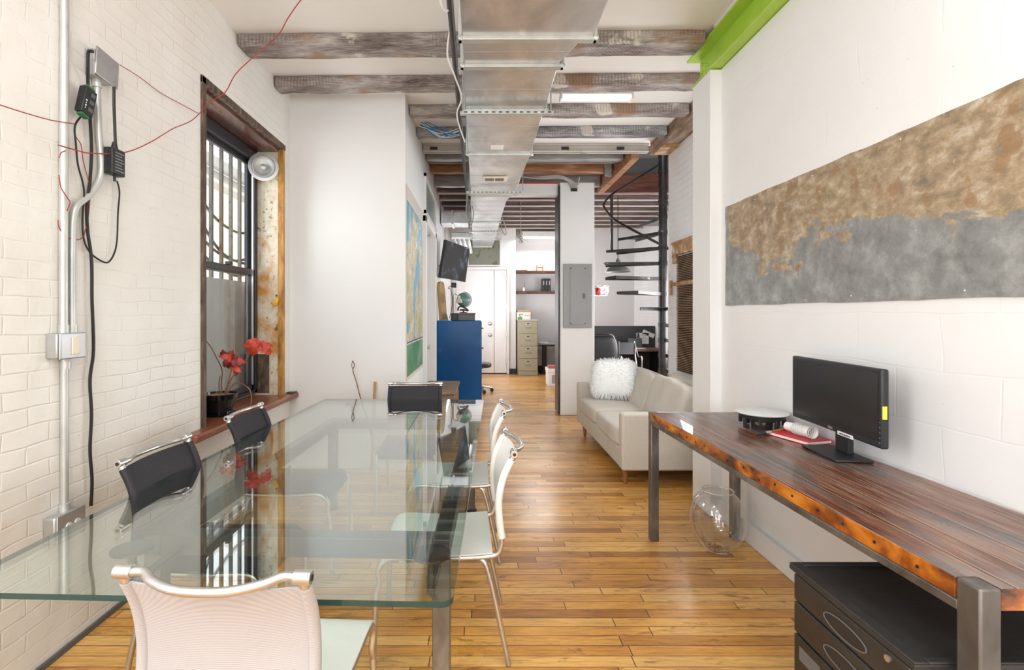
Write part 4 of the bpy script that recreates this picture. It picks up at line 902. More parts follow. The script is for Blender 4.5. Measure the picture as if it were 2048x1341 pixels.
# ---- monitor
Lm, Rm = V((1.585, 2.54, 0)), V((1.535, 1.912, 0)); mdir = (Rm-Lm).normalized(); mn = V((mdir.y, -mdir.x, 0)); mn = -mn if mn.x > 0 else mn
MW = (Rm-Lm).length
mo = root('monitor', ((Lm+Rm)/2)+V((.02, 0, WZ)), 'black flat computer monitor standing on the worktable', 'monitor')
def mp4():
    m_ = Matrix.Identity(4); zc = V((0, 0, 1)); tilt = Matrix.Rotation(math.radians(0), 3, mdir)
    for i in range(3): m_[i][0] = mdir[i]; m_[i][1] = -mn[i]; m_[i][2] = zc[i]; m_[i][3] = (Lm+V((0, 0, 0)))[i]
    return m_
MM = mp4()     # local: x along width, y away from viewer, z up
z0, z1 = .928, 1.235
MB().box(0, MW, 0, .03, z0, z1, MM).build('housing', M['black'], mo, bevel=.008, seg=3)
MB().box(.017, MW-.017, -.0015, .002, z0+.028, z1-.017, MM).build('screen', M['black_gloss'] if False else nmat('dusty_screen', [(.4, (.012, .011, .011)), (.62, (.022, .020, .020))], ns=5, rough=.22), mo)
MB().box(.1, MW-.1, .03, .052, z0+.03, z1-.04, MM).build('back_shell', M['black'], mo, bevel=.012)
MB().box(MW*.5-.045, MW*.5+.045, .045, .072, WZ+.012, 1.08, MM).build('stand_neck', M['black'], mo, bevel=.006)
MB().box(MW*.5-.13, MW*.5+.13, -.055, .10, WZ+.001, WZ+.013, MM).build('stand_base', M['black'], mo, bevel=.005)
MB().box(MW-.002, MW+.0015, .004, .02, z0+.115, z0+.165, MM).build('yellow_tape', M['yellow'], mo)
stk = MB().box(MW*.58, MW*.74, -.001, .002, z0-.004, z0+.012, MM).build('sticker', M['paper'], mo)
k = MB()
for i in range(12): k.box(MW*.60+i*.006, MW*.60+i*.006+.002+.002*(i % 2), -.002, -.001, z0, z0+.006, MM)
k.build('barcode', M['black'], stk)
for i in range(5): MB().box(MW-.012, MW-.006, -.002, 0, z0+.02+i*.02, z0+.024+i*.02, MM).build('button', M['grey_dark'], mo)
def text(body, size, mat, name, parent, m4, ext=.0006):
    cu = bpy.data.curves.new(name, 'FONT'); cu.body = body; cu.size = size; cu.extrude = ext; cu.align_x = 'CENTER'; cu.align_y = 'CENTER'
    o = bpy.data.objects.new(name, cu); C.objects.link(o); bpy.context.view_layer.update()
    me = bpy.data.meshes.new_from_object(o); bpy.data.objects.remove(o)
    me.transform(m4); me.transform(Matrix.Translation(-ORG[parent.name])); me.materials.append(mat)
    q = bpy.data.objects.new(name, me); C.objects.link(q); q.parent = parent; ORG[q.name] = ORG[parent.name]; return q
text('DELL', .016, M['grey_panel'], 'logo', mo, MM @ Matrix.Translation((MW*.5, -.0008, z0+.013)) @ Matrix.Rotation(PI/2, 4, 'X'))

# ---- ceiling speaker lying face up
cs_ = V((1.555, 2.76, WZ+.001))
so = root('loose_speaker', cs_, 'round in-ceiling speaker with white grille lying face up on the worktable', 'speaker')
MB().lathe([(0, .087), (.128, .086), (.134, .083), (.128, .078), (0, .078)], cs_, 40, None, False).build('grille', flat('speaker_grille', (.70, .70, .69), .5), so)
MB().lathe([(.118, .078), (.112, .055), (.10, .055), (.105, .078)], cs_, 36, None, False).build('rim', M['black'], so)
MB().lathe([(0, .0), (.052, .0), (.055, .03), (.06, .032), (.06, .05), (.085, .077), (0, .077)], cs_, 30, None, False).build('magnet', M['black'], so)
for i in range(8):
    a = i*PI/4+.2; p = cs_+V((math.cos(a)*.105, math.sin(a)*.105, 0)); MB().box(p.x-.008, p.x+.008, p.y-.008, p.y+.008, cs_.z+.02-.018*(i % 2 == 0), cs_.z+.062).build('clamp', M['black'], so, bevel=.002)
MB().box(cs_.x-.07, cs_.x-.03, cs_.y-.09, cs_.y-.06, cs_.z+.03, cs_.z+.045).build('crossover', M['copper'], so)
# red book, cups, brush
bm4 = Matrix.Translation((1.60, 2.485, WZ+.001)) @ Matrix.Rotation(math.radians(16), 4, 'Z')
bk = root('red_book', (1.60, 2.47, WZ), 'red covered notebook lying on worktable behind the monitor', 'book')
MB().box(-.075, .075, -.10, .13, .0, .003, bm4).box(-.075, .075, -.10, .13, .015, .018, bm4).box(.072, .075, -.10, .13, .0, .018, bm4).build('cover', M['red'], bk, bevel=.001)
MB().box(-.071, .071, -.097, .127, .003, .015, bm4).build('pages', M['paper'], bk)
cupd = V((.25, -1, 0)).normalized(); c0 = V((1.59, 2.53, WZ+.050))
cpm = MB()
cl = root('cup_stack', c0, 'nested stack of white ribbed plastic cups lying on the red book', 'cups')
for i in range(11):
    p = c0+cupd*(.010*i)
    MB().lathe([(.024, 0), (.029, .007), (.030, .009), (.0295, .010), (.028, .010)], p, 24, cupd, False).build('rim', M['white_plastic'], cl)
MB().lathe([(.0, -.045), (.021, -.045), (.024, -.0), (.0275, .10)], c0, 24, cupd, False).build('cup', M['white_plastic'], cl)
b0 = W(1520, 874, 2.55); b0.z = WZ+.012; b1 = W(1572, 862, 2.62); b1.z = WZ+.026
br_ = root('paint_brush', b0, 'paint brush with pale wooden handle lying half on the red book', 'brush')
MB().tube([b0+(b1-b0)*.35, b0+(b1-b0)*.7, b1], .006, 8).build('handle', M['leg_wood'], br_); MB().tube([b0+(b1-b0)*.18, b0+(b1-b0)*.4], .008, 8, sm=False).build('ferrule', M['chrome'], br_)
MB().tube([b0-(b1-b0)*.1, b0+(b1-b0)*.2], lambda t: .004+.005*t, 8).build('bristles', M['black'], br_)

# ---- black drawer unit under the worktable
dx0, dx1, dy0, dy1, dz = 1.065, 1.62, 1.225, 1.70, .60
dc = root('drawer_unit', ((dx0+dx1)/2, (dy0+dy1)/2, 0), 'black plastic drawer unit standing under the near end of worktable', 'cabinet')
MB().box(dx0+.012, dx1, dy0, dy1, .0, dz-.02).build('body', M['cabinet_black'], dc, bevel=.01)
t_ = MB(); t_.box(dx0-.008, dx1+.01, dy0-.01, dy1+.01, dz-.022, dz-.006)
t_.box(dx0-.008, dx0+.03, dy0-.01, dy1+.01, dz-.006, dz); t_.box(dx0+.03, dx1+.01, dy1-.012, dy1+.01, dz-.006, dz); t_.box(dx0+.03, dx1+.01, dy0-.01, dy0+.012, dz-.006, dz)
t_.build('top', M['cabinet_black'], dc, bevel=.008, seg=3)
for i, (za, zb) in enumerate(((.485, .572), (.378, .480), (.20, .372), (.02, .194))):
    dr = MB().box(dx0-.004, dx0+.02, dy0+.008, dy1-.008, za, zb).build('drawer', M['cabinet_black'], dc, bevel=.006)
    zc = (za+zb)/2-.005; yc = 1.455
    h = MB()
    def ov(r, t, x): return [(x, yc+r*.085*math.cos(2*PI*k/28), zc+r*t*math.sin(2*PI*k/28)) for k in range(28)]
    h.tube(ov(1, .024, dx0-.006), .0022, 6, n=2, closed=True); h.build('handle', M['grey_dark'], dr)
    h = MB(); v_ = [h.bm.verts.new(p) for p in ov(.98, .024, dx0-.0045)]; h._f(v_); v2 = [h.bm.verts.new((dx0-.006, p.co.y, p.co.z)) for p in v_]; h._f(v2[::-1])
    for k in range(28): h._f([v_[k], v2[k], v2[(k+1) % 28], v_[(k+1) % 28]])
    h.build('handle_recess', M['black'], dr)
MB().lathe([(0, 0), (.009, 0), (.009, .004), (0, .004)], (dx0-.004, 1.30, .552), 18, V((-1, 0, 0)), False).build('lock', M['chrome'], dc)
MB().box(dx0-.0055, dx0-.004, 1.56, 1.66, .30, .345).build('name_plate', M['grey_dark'], dc)
thing(MB().box(1.13, 1.25, dy0-.002, dy0-.0005, .50, .55), 'blue_label', flat('light_blue_label', (.15, .45, .65), .4), 'light blue label stuck on the near side of black drawer unit', 'label')

# ---- glass bowl
bc = V((1.45, 3.05, 0))
fb_ = root('glass_bowl', bc, 'round clear glass fishbowl on the floor beside worktable leg', 'bowl')
prof = [(0, .002), (.05, .002), (.075, .012)]
for k in range(0, 19):
    a = math.radians(-62+k*(62+58)/18); prof.append((.162*math.cos(a), .195+.195*math.sin(a)))
prof.append((.088, .365)); prof.append((.09, .37))
MB().lathe(prof, bc, 44, None, False).build('bowl', M['glass_bowl'], fb_)
MB().tube([bc+V((.09*math.cos(2*PI*k/24), .09*math.sin(2*PI*k/24), .37)) for k in range(24)], .003, 6, n=2, closed=True).build('rim', flat('glass_rim', (.62, .66, .65), .1), fb_)
rr = random.Random(2); ch = MB()
for i in range(26):
    a = rr.uniform(0, 2*PI); r = rr.uniform(0, .055); p = bc+V((r*math.cos(a), r*math.sin(a), .012+rr.uniform(0, .02)))
    ch.pillow(p, rr.uniform(.012, .03), rr.uniform(.006, .014), .006, Matrix.Rotation(rr.uniform(0, 3), 3, 'Z'), 2.5, 1)
o = ch.build('wood_chips', M['soil'], loc='base'); tag(o, 'few tan bark chips in the bottom of the glass bowl', 'bark chips'); o['kind'] = 'stuff'

# ------------------------------------------------------------------ metal sheet on the wall
sh = MB(); n = 26
pts = []
rr = random.Random(4)
y0, y1, za, zb = 1.15, 3.495, 1.503, 2.19
for i in range(n+1): pts.append((y0+(y1-y0)*i/n, za+rr.uniform(-.003, .003)))
for i in range(6): pts.append((y1+rr.uniform(-.008, .004), za+(zb-za)*(i+.5)/6))
for i in range(n+1): pts.append((y1-(y1-y0)*i/n, zb+rr.uniform(-.004, .004)))
sh.prism(pts, XR-.006, XR-.001, 'X')
ms = root('metal_sheet', (XR, 2.35, 1.5), 'long rusty tan and grey metal sheet fixed to the right wall', 'wall panel')
sh.build('sheet', M['sheet'], ms, smooth=False)
for i in range(8):
    MB().lathe([(0, 0), (.005, 0), (.003, .003), (0, .003)], (XR-.006, 1.5+i*.27, 1.53 if i % 2 else 2.16), 10, V((-1, 0, 0)), False).build('nail', M['galv_box'], ms)

# ------------------------------------------------------------------ sofa
SX0, SX1, SY0, SY1 = 1.185, 2.10, 4.17, 6.14
sf = root('sofa', ((SX0+SX1)/2, (SY0+SY1)/2, 0), 'beige linen sofa with tapered wooden legs against the brick wall', 'sofa')
MB().box(SX0+.01, SX1, SY0+.02, SY1-.02, .125, .30).build('base', M['sofa'], sf, bevel=.02, seg=3)
MB().box(SX0+.0, SX1, SY0, SY0+.115, .13, .61).build('arm', M['sofa'], sf, bevel=.022, seg=4)
MB().box(SX0+.0, SX1, SY1-.115, SY1, .13, .61).build('arm', M['sofa'], sf, bevel=.022, seg=4)
MB().box(SX1-.16, SX1, SY0+.115, SY1-.115, .30, .74).build('back', M['sofa'], sf, bevel=.04, seg=4)
ymid = (SY0+SY1)/2
for (a, b_) in ((SY0+.118, ymid-.002), (ymid+.002, SY1-.118)):
    MB().pillow((SX0+.38, (a+b_)/2, .375), .78, b_-a, .17, None, 9, 14, .10).build('seat_cushion', M['sofa'], sf, smooth=80)
for k, (a, b_) in enumerate(((SY0+.12, ymid+.02), (ymid-.02, SY1-.12))):
    Rm_ = Matrix.Rotation(math.radians(17), 3, 'Y') @ Matrix.Rotation(math.radians(2-4*k), 3, 'X')
    cu = MB().pillow((SX1-.29, (a+b_)/2, .60), .20, b_-a+.0, .44, Rm_, 6.5, 14)
    for v in cu.bm.verts:   # soft wrinkles and drooping corners
        v.co += V((math.sin(v.co.y*17+v.co.z*9)*.006+math.sin(v.co.y*31-v.co.z*23)*.003, 0, math.sin(v.co.y*7)*.012+math.sin(v.co.y*19)*.006))
    cu.build('back_cushion', M['sofa'], sf, smooth=80)
cu = MB().pillow((SX1-.09, 4.85, .73), .16, .8, .15, Matrix.Rotation(math.radians(8), 3, 'X'), 3, 10).build('back_cushion', M['sofa'], sf, smooth=80)
for (x, y) in ((SX0+.05, SY0+.09), (SX0+.05, SY1-.24), (SX1-.1, SY0+.09), (SX1-.1, SY1-.24)):
    MB().tube([(x, y, .13), (x, y-.01, 0)], lambda t: .027-.013*t, 14, sm=False).build('leg', M['leg_wood'], sf)
# fluffy pillow
fc = V((1.53, 5.72, .705))
fx_ = V((.93, -.32, .03)).normalized(); fz = V((.26, .10, 1)).normalized(); fy_ = fz.cross(fx_).normalized(); fz = fx_.cross(fy_)
FM = Matrix((fx_, fy_, fz)).transposed()
fp = MB().pillow(fc, .47, .17, .41, FM, 4.5, 10)
rr = random.Random(11); src = list(fp.bm.verts); bmn = fp.bm; bmn.normal_update()
for f in list(bmn.faces): pass
base_pts = [(f.calc_center_median().copy(), (f.calc_center_median()-fc).normalized(), math.sqrt(f.calc_area())) for f in bmn.faces]
for (p, nn, s) in base_pts:
    for _ in range(7):
        d = (nn+V((rr.gauss(0, .5), rr.gauss(0, .5), rr.gauss(-.25, .45)))).normalized(); q = p+V((rr.uniform(-.5, .5), rr.uniform(-.5, .5), rr.uniform(-.5, .5)))*s
        L = rr.uniform(.025, .055); side = d.cross(V((rr.random(), rr.random(), rr.random()))).normalized()*.0028
        a, b_, c_ = bmn.verts.new(q-side), bmn.verts.new(q+side), bmn.verts.new(q+d*L*.6+side*.6+V((0, 0, -.003)))
        e = bmn.verts.new(q+d*L*.6-side*.6+V((0, 0, -.003))); t = bmn.verts.new(q+d*L+V((0, 0, -.014)))
        bmn.faces.new((a, b_, c_, e)); bmn.faces.new((e, c_, t))
thing(fp, 'fluffy_pillow', M['fur'], 'white shaggy fur throw pillow leaning in the far corner of sofa', 'pillow', smooth=180)

# ------------------------------------------------------------------ ribbed bronze board on the sofa wall
rbp = root('ribbed_board', (2.24, 5.25, .8), 'tall ribbed bronze board with rusty cap on wall behind sofa', 'wall panel')
rb = MB(); nz = 70
for i in range(nz):
    z = .80+i*(1.30/nz); rb.prism([(2.235, z), (2.222, z+.005), (2.222, z+.010), (2.235, z+.0145), (2.2485, z+.0185), (2.2485, z)], 5.2, 5.66, 'Y')
rb.build('ribbed_face', M['copper'], rbp, smooth=False)
MB().box(2.21, 2.249, 5.2, 5.76, 2.11, 2.24).build('cap', M['rust'], rbp, bevel=.006)
MB().box(2.20, 2.249, 5.2, 5.77, 2.235, 2.26).build('cap', M['rust'], rbp, bevel=.004)
MB().box(2.215, 2.249, 5.68, 5.78, 2.02, 2.12).build('cap_end', M['rust'], rbp, bevel=.006)
hg = MB().box(2.205, 2.222, 5.2, 5.74, 1.76, 1.80).build('strap_hinge', M['rust'], rbp, bevel=.003); MB().cyl((2.215, 5.80, 1.66), (2.215, 5.80, 1.83), .018, 10).build('hinge_pin', M['rust'], hg)
thing(MB().box(2.226, 2.2345, 5.2, 5.21, 1.0, 1.01), 'board_screw', M['chrome'], 'bright screw head low on the ribbed bronze board', 'screw')

# ------------------------------------------------------------------ spiral stair
SC = V((2.56, 7.0, 0)); SR = .80
ss = root('spiral_staircase', SC, 'black steel spiral staircase with checker-plate treads beside the brick wall', 'staircase')
MB().cyl(SC, SC+V((0, 0, 3.75)), .057, 22).build('centre_pole', M['black_metal'], ss)
STEP = 26; RISE = .215
def spos(th, r, z): return SC+V((-math.cos(math.radians(th))*r, math.sin(math.radians(th))*r, z))
z_b = 2.385
for i in range(-10, 7):
    th = 42+i*STEP; z = z_b+i*RISE
    if z < .1 or z > 3.9: continue
    if i in (5, 6): pass
    hw_ = 15
    t = MB(); A = []; B = []
    for (a, r) in ((th-26, .055), (th-hw_*.8, SR), (th, SR+.012), (th+hw_*.8, SR), (th+26, .055)):
        A.append(t.bm.verts.new(spos(a, r, z-.006))); B.append(t.bm.verts.new(spos(a, r, z)))
    t._f(A); t._f(B)
    for k in range(5): t._f([A[k], A[(k+1) % 5], B[(k+1) % 5], B[k]])
    tr_ = t.build('tread', M['black_metal'], ss, smooth=False)
    e = MB(); a0, a1 = th-hw_*.8, th+hw_*.8
    for a in (a0, a1):
        p, q = spos(a*.5+th*.5+(a-th)*1.0, .06, 0), spos(a, SR, 0); d = (q-p).normalized(); nrm = V((-d.y, d.x, 0))*.004
        e.hexa([p-nrm+V((0, 0, z-.045)), q-nrm+V((0, 0, z-.04)), q+nrm+V((0, 0, z-.04)), p+nrm+V((0, 0, z-.045)), p-nrm+V((0, 0, z)), q-nrm+V((0, 0, z)), q+nrm+V((0, 0, z)), p+nrm+V((0, 0, z))])
    e.build('tread_edge', M['black_metal'], tr_, smooth=False)
    MB().cyl(SC+V((0, 0, z-.05)), SC+V((0, 0, z+.01)), .064, 22).build('collar', M['black_metal'], tr_)
def rail_pt(th): return spos(th, SR, z_b+(th-42)/STEP*RISE+.84)
pts = [rail_pt(t) for t in (-88, -55, -20, 12, 22, 30)]
MB().tube(pts, .016, 10, n=3).build('handrail', M['black_metal'], ss)
MB().tube([rail_pt(30), rail_pt(42)+V((0, 0, .005)), W(1316, 331, 7.55), W(1350, 300, 7.6)], .015, 10, sm=False).build('handrail', M['black_metal'], ss)
p = spos(42, SR-.02, 0); MB().box(p.x-.018, p.x+.018, p.y-.018, p.y+.018, z_b, rail_pt(42).z).build('baluster', M['black_metal'], ss, bevel=.003)
p = spos(-88, SR-.02, 0); MB().box(p.x-.015, p.x+.015, p.y-.015, p.y+.015, z_b-5*RISE, rail_pt(-88).z).build('baluster', M['black_metal'], ss, bevel=.003)

# ------------------------------------------------------------------ pendant
pc_ = W(1236, 530, 8.3)
pn = root('pendant_lamp', pc_+V((0, 0, -.12)), 'grey enamel dome pendant lamp hanging behind the spiral stair', 'lamp')
MB().lathe([(.205, -.12), (.20, -.105), (.17, -.06), (.11, -.025), (.05, -.01), (.042, .02), (.042, .06), (.02, .10), (0, .105)], pc_, 36, None, False).lathe([(.20, -.118), (.165, -.065), (.10, -.03), (0, -.02)], pc_, 36, None, False).build('lamp_shade', M['pendant'], pn)
MB().cyl(pc_+V((0, 0, .1)), V((pc_.x, pc_.y, ZC+.05)), .006, 8).build('cord', M['cord_black'], pn)

# ------------------------------------------------------------------ electrical panel, column wires
ep = root('electrical_panel', (1.38, 7.09, 1.24), 'grey metal electrical panel mounted on the white column', 'electrical panel')
MB().box(1.18, 1.585, 7.075, 7.098, 1.24, 2.148).build('cover', M['grey_panel'], ep, bevel=.003)
dr = MB().box(1.275, 1.495, 7.068, 7.076, 1.29, 2.10).build('panel_door', M['grey_panel'], ep, bevel=.002)
MB().box(1.452, 1.488, 7.062, 7.069, 1.66, 1.73).build('latch', M['grey_dark'], dr, bevel=.002)
for (x, z) in ((1.285, 2.085), (1.485, 2.085), (1.285, 1.305), (1.485, 1.305)): MB().lathe([(0, 0), (.008, 0), (0, .004)], (x, 7.068, z), 10, V((0, -1, 0)), False).build('screw', M['black'], dr)
for (x, z) in ((1.205, 1.7), (1.56, 2.02), (1.56, 1.7), (1.205, 1.3)): MB().lathe([(0, 0), (.006, 0), (0, .004)], (x, 7.075, z), 10, V((0, -1, 0)), False).build('screw', M['chrome'], ep)
cw_ = root('column_cables', (1.33, 7.05, 3.2), 'thick grey armoured cables dropping into the top of white column', 'cables')
for i in range(4):
    MB().tube([(.55, 6.9+i*.02, 3.34+.012*i), (.85, 6.9, 3.31+.01*i), (1.1, 6.95, 3.335+.01*i), (1.25+.02*i, 7.03, 3.30), (1.30+.02*i, 7.06, 3.22)], .012, 8).build('cable', M['cord_grey'], cw_)
MB().tube([(1.39, 7.0, 3.36), (1.38, 7.04, 3.28), (1.35, 7.07, 3.22)], .012, 8).build('cable', M['cord_grey'], cw_)
MB().box(1.29, 1.38, 7.085, 7.098, 3.18, 3.27).build('notch', M['black'], cw_)

# ------------------------------------------------------------------ corridor wall: map
mpo = root('wall_map', (-.69, 5.4, .8), 'tall coloured wall map with blue oceans hung on corridor wall', 'map')
MB().box(-.699, -.696, 4.72, 6.08, .80, 2.68).build('backing', M['stain_wall'], mpo)
MB().box(-.6955, -.692, 4.76, 6.04, 1.17, 2.53).build('map_sheet', M['map'], mpo)
MB().box(-.6955, -.692, 4.76, 6.04, .84, 1.145).build('inset_map', M['map_green'], mpo)
MB().box(-.692, -.690, 4.76, 6.04, 1.16, 1.172).build('map_border', flat('navy_border', (.03, .05, .2), .4), mpo)

# ------------------------------------------------------------------ stool, blue cabinet and what is on it
stt = root('wooden_side_table', (-.48, 6.2, 0), 'worn wooden side table standing in front of the blue cabinet', 'table')
MB().box(-.685, -.27, 5.74, 6.66, .515, .55).build('tabletop', M['stool_wood'], stt, bevel=.006)
MB().box(-.66, -.30, 5.78, 6.62, .44, .515).build('apron', M['stool_wood'], stt, bevel=.003)
for x in (-.665, -.33):
    for y in (5.77, 6.585): MB().box(x, x+.045, y, y+.045, 0, .44).build('leg', M['orange_wood'], stt, bevel=.004)
bx0, bx1, by0, by1, bz = -.685, .015, 7.80, 8.26, 1.335
bcx = root('blue_cabinet', (-.33, 8.03, 0), 'glossy blue metal filing cabinet seen from its side', 'cabinet')
MB().box(bx0, bx1, by0, by1, .0, bz).build('body', M['blue_paint'], bcx, bevel=.008)
for i in range(4):
    z = .06+i*.32; d_ = MB().box(bx1, bx1+.012, by0+.02, by1-.02, z, z+.30).build('drawer', M['blue_paint'], bcx, bevel=.003)
    MB().tube([(bx1+.012, 7.92, z+.19), (bx1+.035, 7.93, z+.19), (bx1+.035, 8.13, z+.19), (bx1+.012, 8.14, z+.19)], .006, 8, sm=False).build('handle', M['black'], d_)
BZ = bz+.001
thing(MB().box(-.46, -.35, 7.88, 8.1, BZ, BZ+.115), 'black_box', M['black'], 'small black box on the blue cabinet, left of the crate', 'box', bevel=.004)
cr = root('storage_crate', (-.2, 8.0, BZ), 'dark grey plastic crate under the globe on the blue cabinet', 'crate')
MB().box(-.345, -.08, 7.86, 8.14, BZ, BZ+.10).build('body', M['grey_dark'], cr, bevel=.006); MB().box(-.355, -.07, 7.85, 8.15, BZ+.10, BZ+.118).build('lid', M['grey_dark'], cr, bevel=.004)
gc = W(927, 600, 8.0); gl = root('globe', gc+V((0, 0, -.16)), 'green desk globe on a curved stand atop the blue cabinet', 'globe')
MB().pillow(gc, .23, .23, .23, None, 2, 12).build('sphere', M['globe'], gl, smooth=180)
MB().tube([gc+V((.125*math.sin(a), 0, .125*math.cos(a))) for a in [math.radians(k) for k in range(0, 181, 15)]], .005, 8).build('meridian_arm', M['black'], gl)
MB().lathe([(0, 0), (.07, 0), (.06, .012), (.012, .02), (.01, .035)], (gc.x, gc.y, BZ+.119), 24, None, False).build('stand', M['black'], gl)
hp = W(926, 618, 7.88); thing(MB().tube([hp+V((-.08, 0, -.03)), hp+V((-.07, 0, .02)), hp+V((-.02, -.02, .035)), hp+V((.05, -.02, .0)), hp+V((.08, 0, -.03)), hp+V((.02, -.03, -.02)), hp+V((-.05, -.03, -.02))], .013, 10), 'headphones', M['black'], 'black headphones lying on the dark crate in front of the globe', 'headphones')
dl = W(918, 602, 7.85); dk = root('desk_lamp', V((-.58, 8.0, BZ)), 'small beige-shaded desk lamp on thin black arm beside globe', 'lamp')
MB().lathe([(.055, -.06), (.052, -.03), (.035, .0), (.022, .012), (.02, .045), (0, .05)], dl+V((0, 0, .03)), 24, None, False).build('lamp_shade', M['lampshade'], dk)
MB().tube([(-.435, 8.15, BZ+.015), (-.435, 8.15, 1.75), (-.40, 8.1, 1.765), dl+V((0, 0, .07))], .005, 8, sm=False).build('arm', M['black'], dk)
MB().lathe([(0, 0), (.055, 0), (.05, .015), (0, .018)], (-.435, 8.19, BZ), 20, None, False).build('base', M['black'], dk)
tb_ = MB(); Mx = Matrix.Translation((-.645, 7.88, BZ)) @ Matrix.Rotation(math.radians(-4), 4, 'Y') @ Matrix.Rotation(math.radians(-12), 4, 'Z')
pl = [(0, 0), (.30, 0), (.30, .50), (.27, .59), (.2, .62), (.1, .62), (.03, .59), (0, .5)]
tb_.prism([(a-.0, b_) for a, b_ in pl], -.0, .05, 'X', Mx)
thing(tb_, 'leaning_board', M['board_tan'], 'tan rounded board leaning on the wall atop the blue cabinet', 'board', bevel=.006)
wbk = Matrix.Translation((-.53, 8.22, BZ)) @ Matrix.Rotation(math.radians(-14), 4, 'Y')
thing(MB().box(-.012, .012, -.02, .02, .0, .38, wbk), 'leaning_stick', M['paper'], 'thin pale strip leaning behind the tan board', 'stick')
# TV
tvr = root('television', (-.4, 8.4, 2.2), 'black wall-mounted television angled out over the blue cabinet', 'television')
TLc, BLc, TRc, BRc = W(893, 480, 7.95), W(881, 556, 7.95), W(940, 497, 8.8), W(931, 565, 8.8)
nn = (TRc-TLc).cross(BLc-TLc).normalized(); nn = nn if nn.x < 0 else -nn
def tvb(name, m_, ins, o0, o1, par):
    c = (TLc+BLc+TRc+BRc)/4; P = [p+(c-p)*ins for p in (BLc, BRc, TRc, TLc)]
    return MB().hexa([p+nn*o0 for p in P]+[p+nn*o1 for p in P]).build(name, m_, par, bevel=.004)
tvb('housing', M['black'], 0, 0, .05, tvr); tvb('screen', M['tv_screen'], .05, -.004, .001, tvr); 
cc = (TLc+BLc+TRc+BRc)/4
MB().tube([cc+nn*.05, V((-.55, 8.55, cc.z-.05)), V((-.69, 8.5, cc.z-.05))], .02, 8, sm=False).build('wall_bracket', M['black'], tvr)
MB().box(-.46, -.38, 8.0, 8.08, 1.86, 1.94, ).build('camera_box', M['black'], tvr, bevel=.008)
MB().tube([(-.44, 8.05, 1.90), (-.52, 8.1, 1.86), (-.47, 8.1, 1.82), (-.45, 8.15, 1.6), (-.5, 8.2, BZ+.03)], .005, 6).build('cord', M['cord_black'], tvr)
# leaf panel over the far door
lp = root('leaf_panel', (.1, 11.98, 2.6), 'grey green panel with leaf pattern above the far white door', 'panel')
MB().box(-.30, .50, 11.97, 11.995, 2.58, 3.22).build('frame', M['white_gloss'], lp, bevel=.004); MB().box(-.27, .47, 11.955, 11.97, 2.61, 3.19).build('panel', M['leaf_panel'], lp)

# ------------------------------------------------------------------ alcove
for (z, nm) in ((2.49, 'upper'), (1.985, 'lower')):
    s = root('wall_shelf', (1.5, 12.35, z-.05), 'dark red-brown wooden shelf in the far alcove, the %s one' % nm, 'shelf', 'alcove shelves')
    MB().box(.865, 2.14, 12.2, 12.495, z-.055, z).build('board', M['shelf_wood'], s, bevel=.004)
    MB().box(.865, 1.14, 12.05, 12.2, z-.06, z-.0).build('bracket', M['shelf_wood'], s, bevel=.003)
for i in range(3):
    x = 1.525+i*.071; b_ = root('binder', (x+.03, 12.3, 1.986), 'black ring binder on the lower alcove shelf, the %s' % ['left one', 'middle one', 'right one'][i], 'binder', 'black binders')
    MB().box(x, x+.062, 12.22, 12.46, 1.986, 2.30).build('cover', M['black'], b_, bevel=.004); MB().box(x+.018, x+.044, 12.217, 12.221, 2.14, 2.24).build('label', M['grey_panel'], b_)
pt = V((1.47, 12.3, 2.491)); pr = root('potted_plant', pt, 'white pot on a wooden stand on the upper alcove shelf', 'plant')
MB().lathe([(0, .09), (.055, .09), (.07, .12), (.075, .21), (.068, .21), (.06, .2), (0, .2)], pt, 24, None, False).build('pot', M['white_plastic'], pr)
for (x, y) in ((-.075, -.04), (.075, -.04), (-.075, .05), (.075, .05)): MB().box(pt.x+x-.008, pt.x+x+.008, pt.y+y-.008, pt.y+y+.008, pt.z, pt.z+.15).build('leg', M['orange_wood'], pr)
MB().box(pt.x-.075, pt.x+.075, pt.y-.045, pt.y+.05, pt.z+.075, pt.z+.09).build('tray', M['orange_wood'], pr)
for i in range(7):
    a = i*.9; MB().tube([pt+V((0, 0, .2)), pt+V((.05*math.cos(a), .04*math.sin(a), .25)), pt+V((.09*math.cos(a), .05*math.sin(a), .27))], .008, 6).build('leaf', flat('pale_leaf', (.5, .47, .4), .6) if i == 0 else bpy.data.materials['pale_leaf'], pr)
bt = V((1.06, 12.12, 1.986)); bo = root('reed_bottle', bt, 'small white bottle holding a thin dark twig on lower shelf', 'bottle')
MB().lathe([(0, 0), (.028, 0), (.028, .05), (.01, .08), (.01, .10)], bt, 18, None, False).build('bottle', M['white_plastic'], bo); MB().tube([bt+V((0, 0, .05)), bt+V((.02, 0, .2))], .004, 6).build('twig', M['black'], bo)
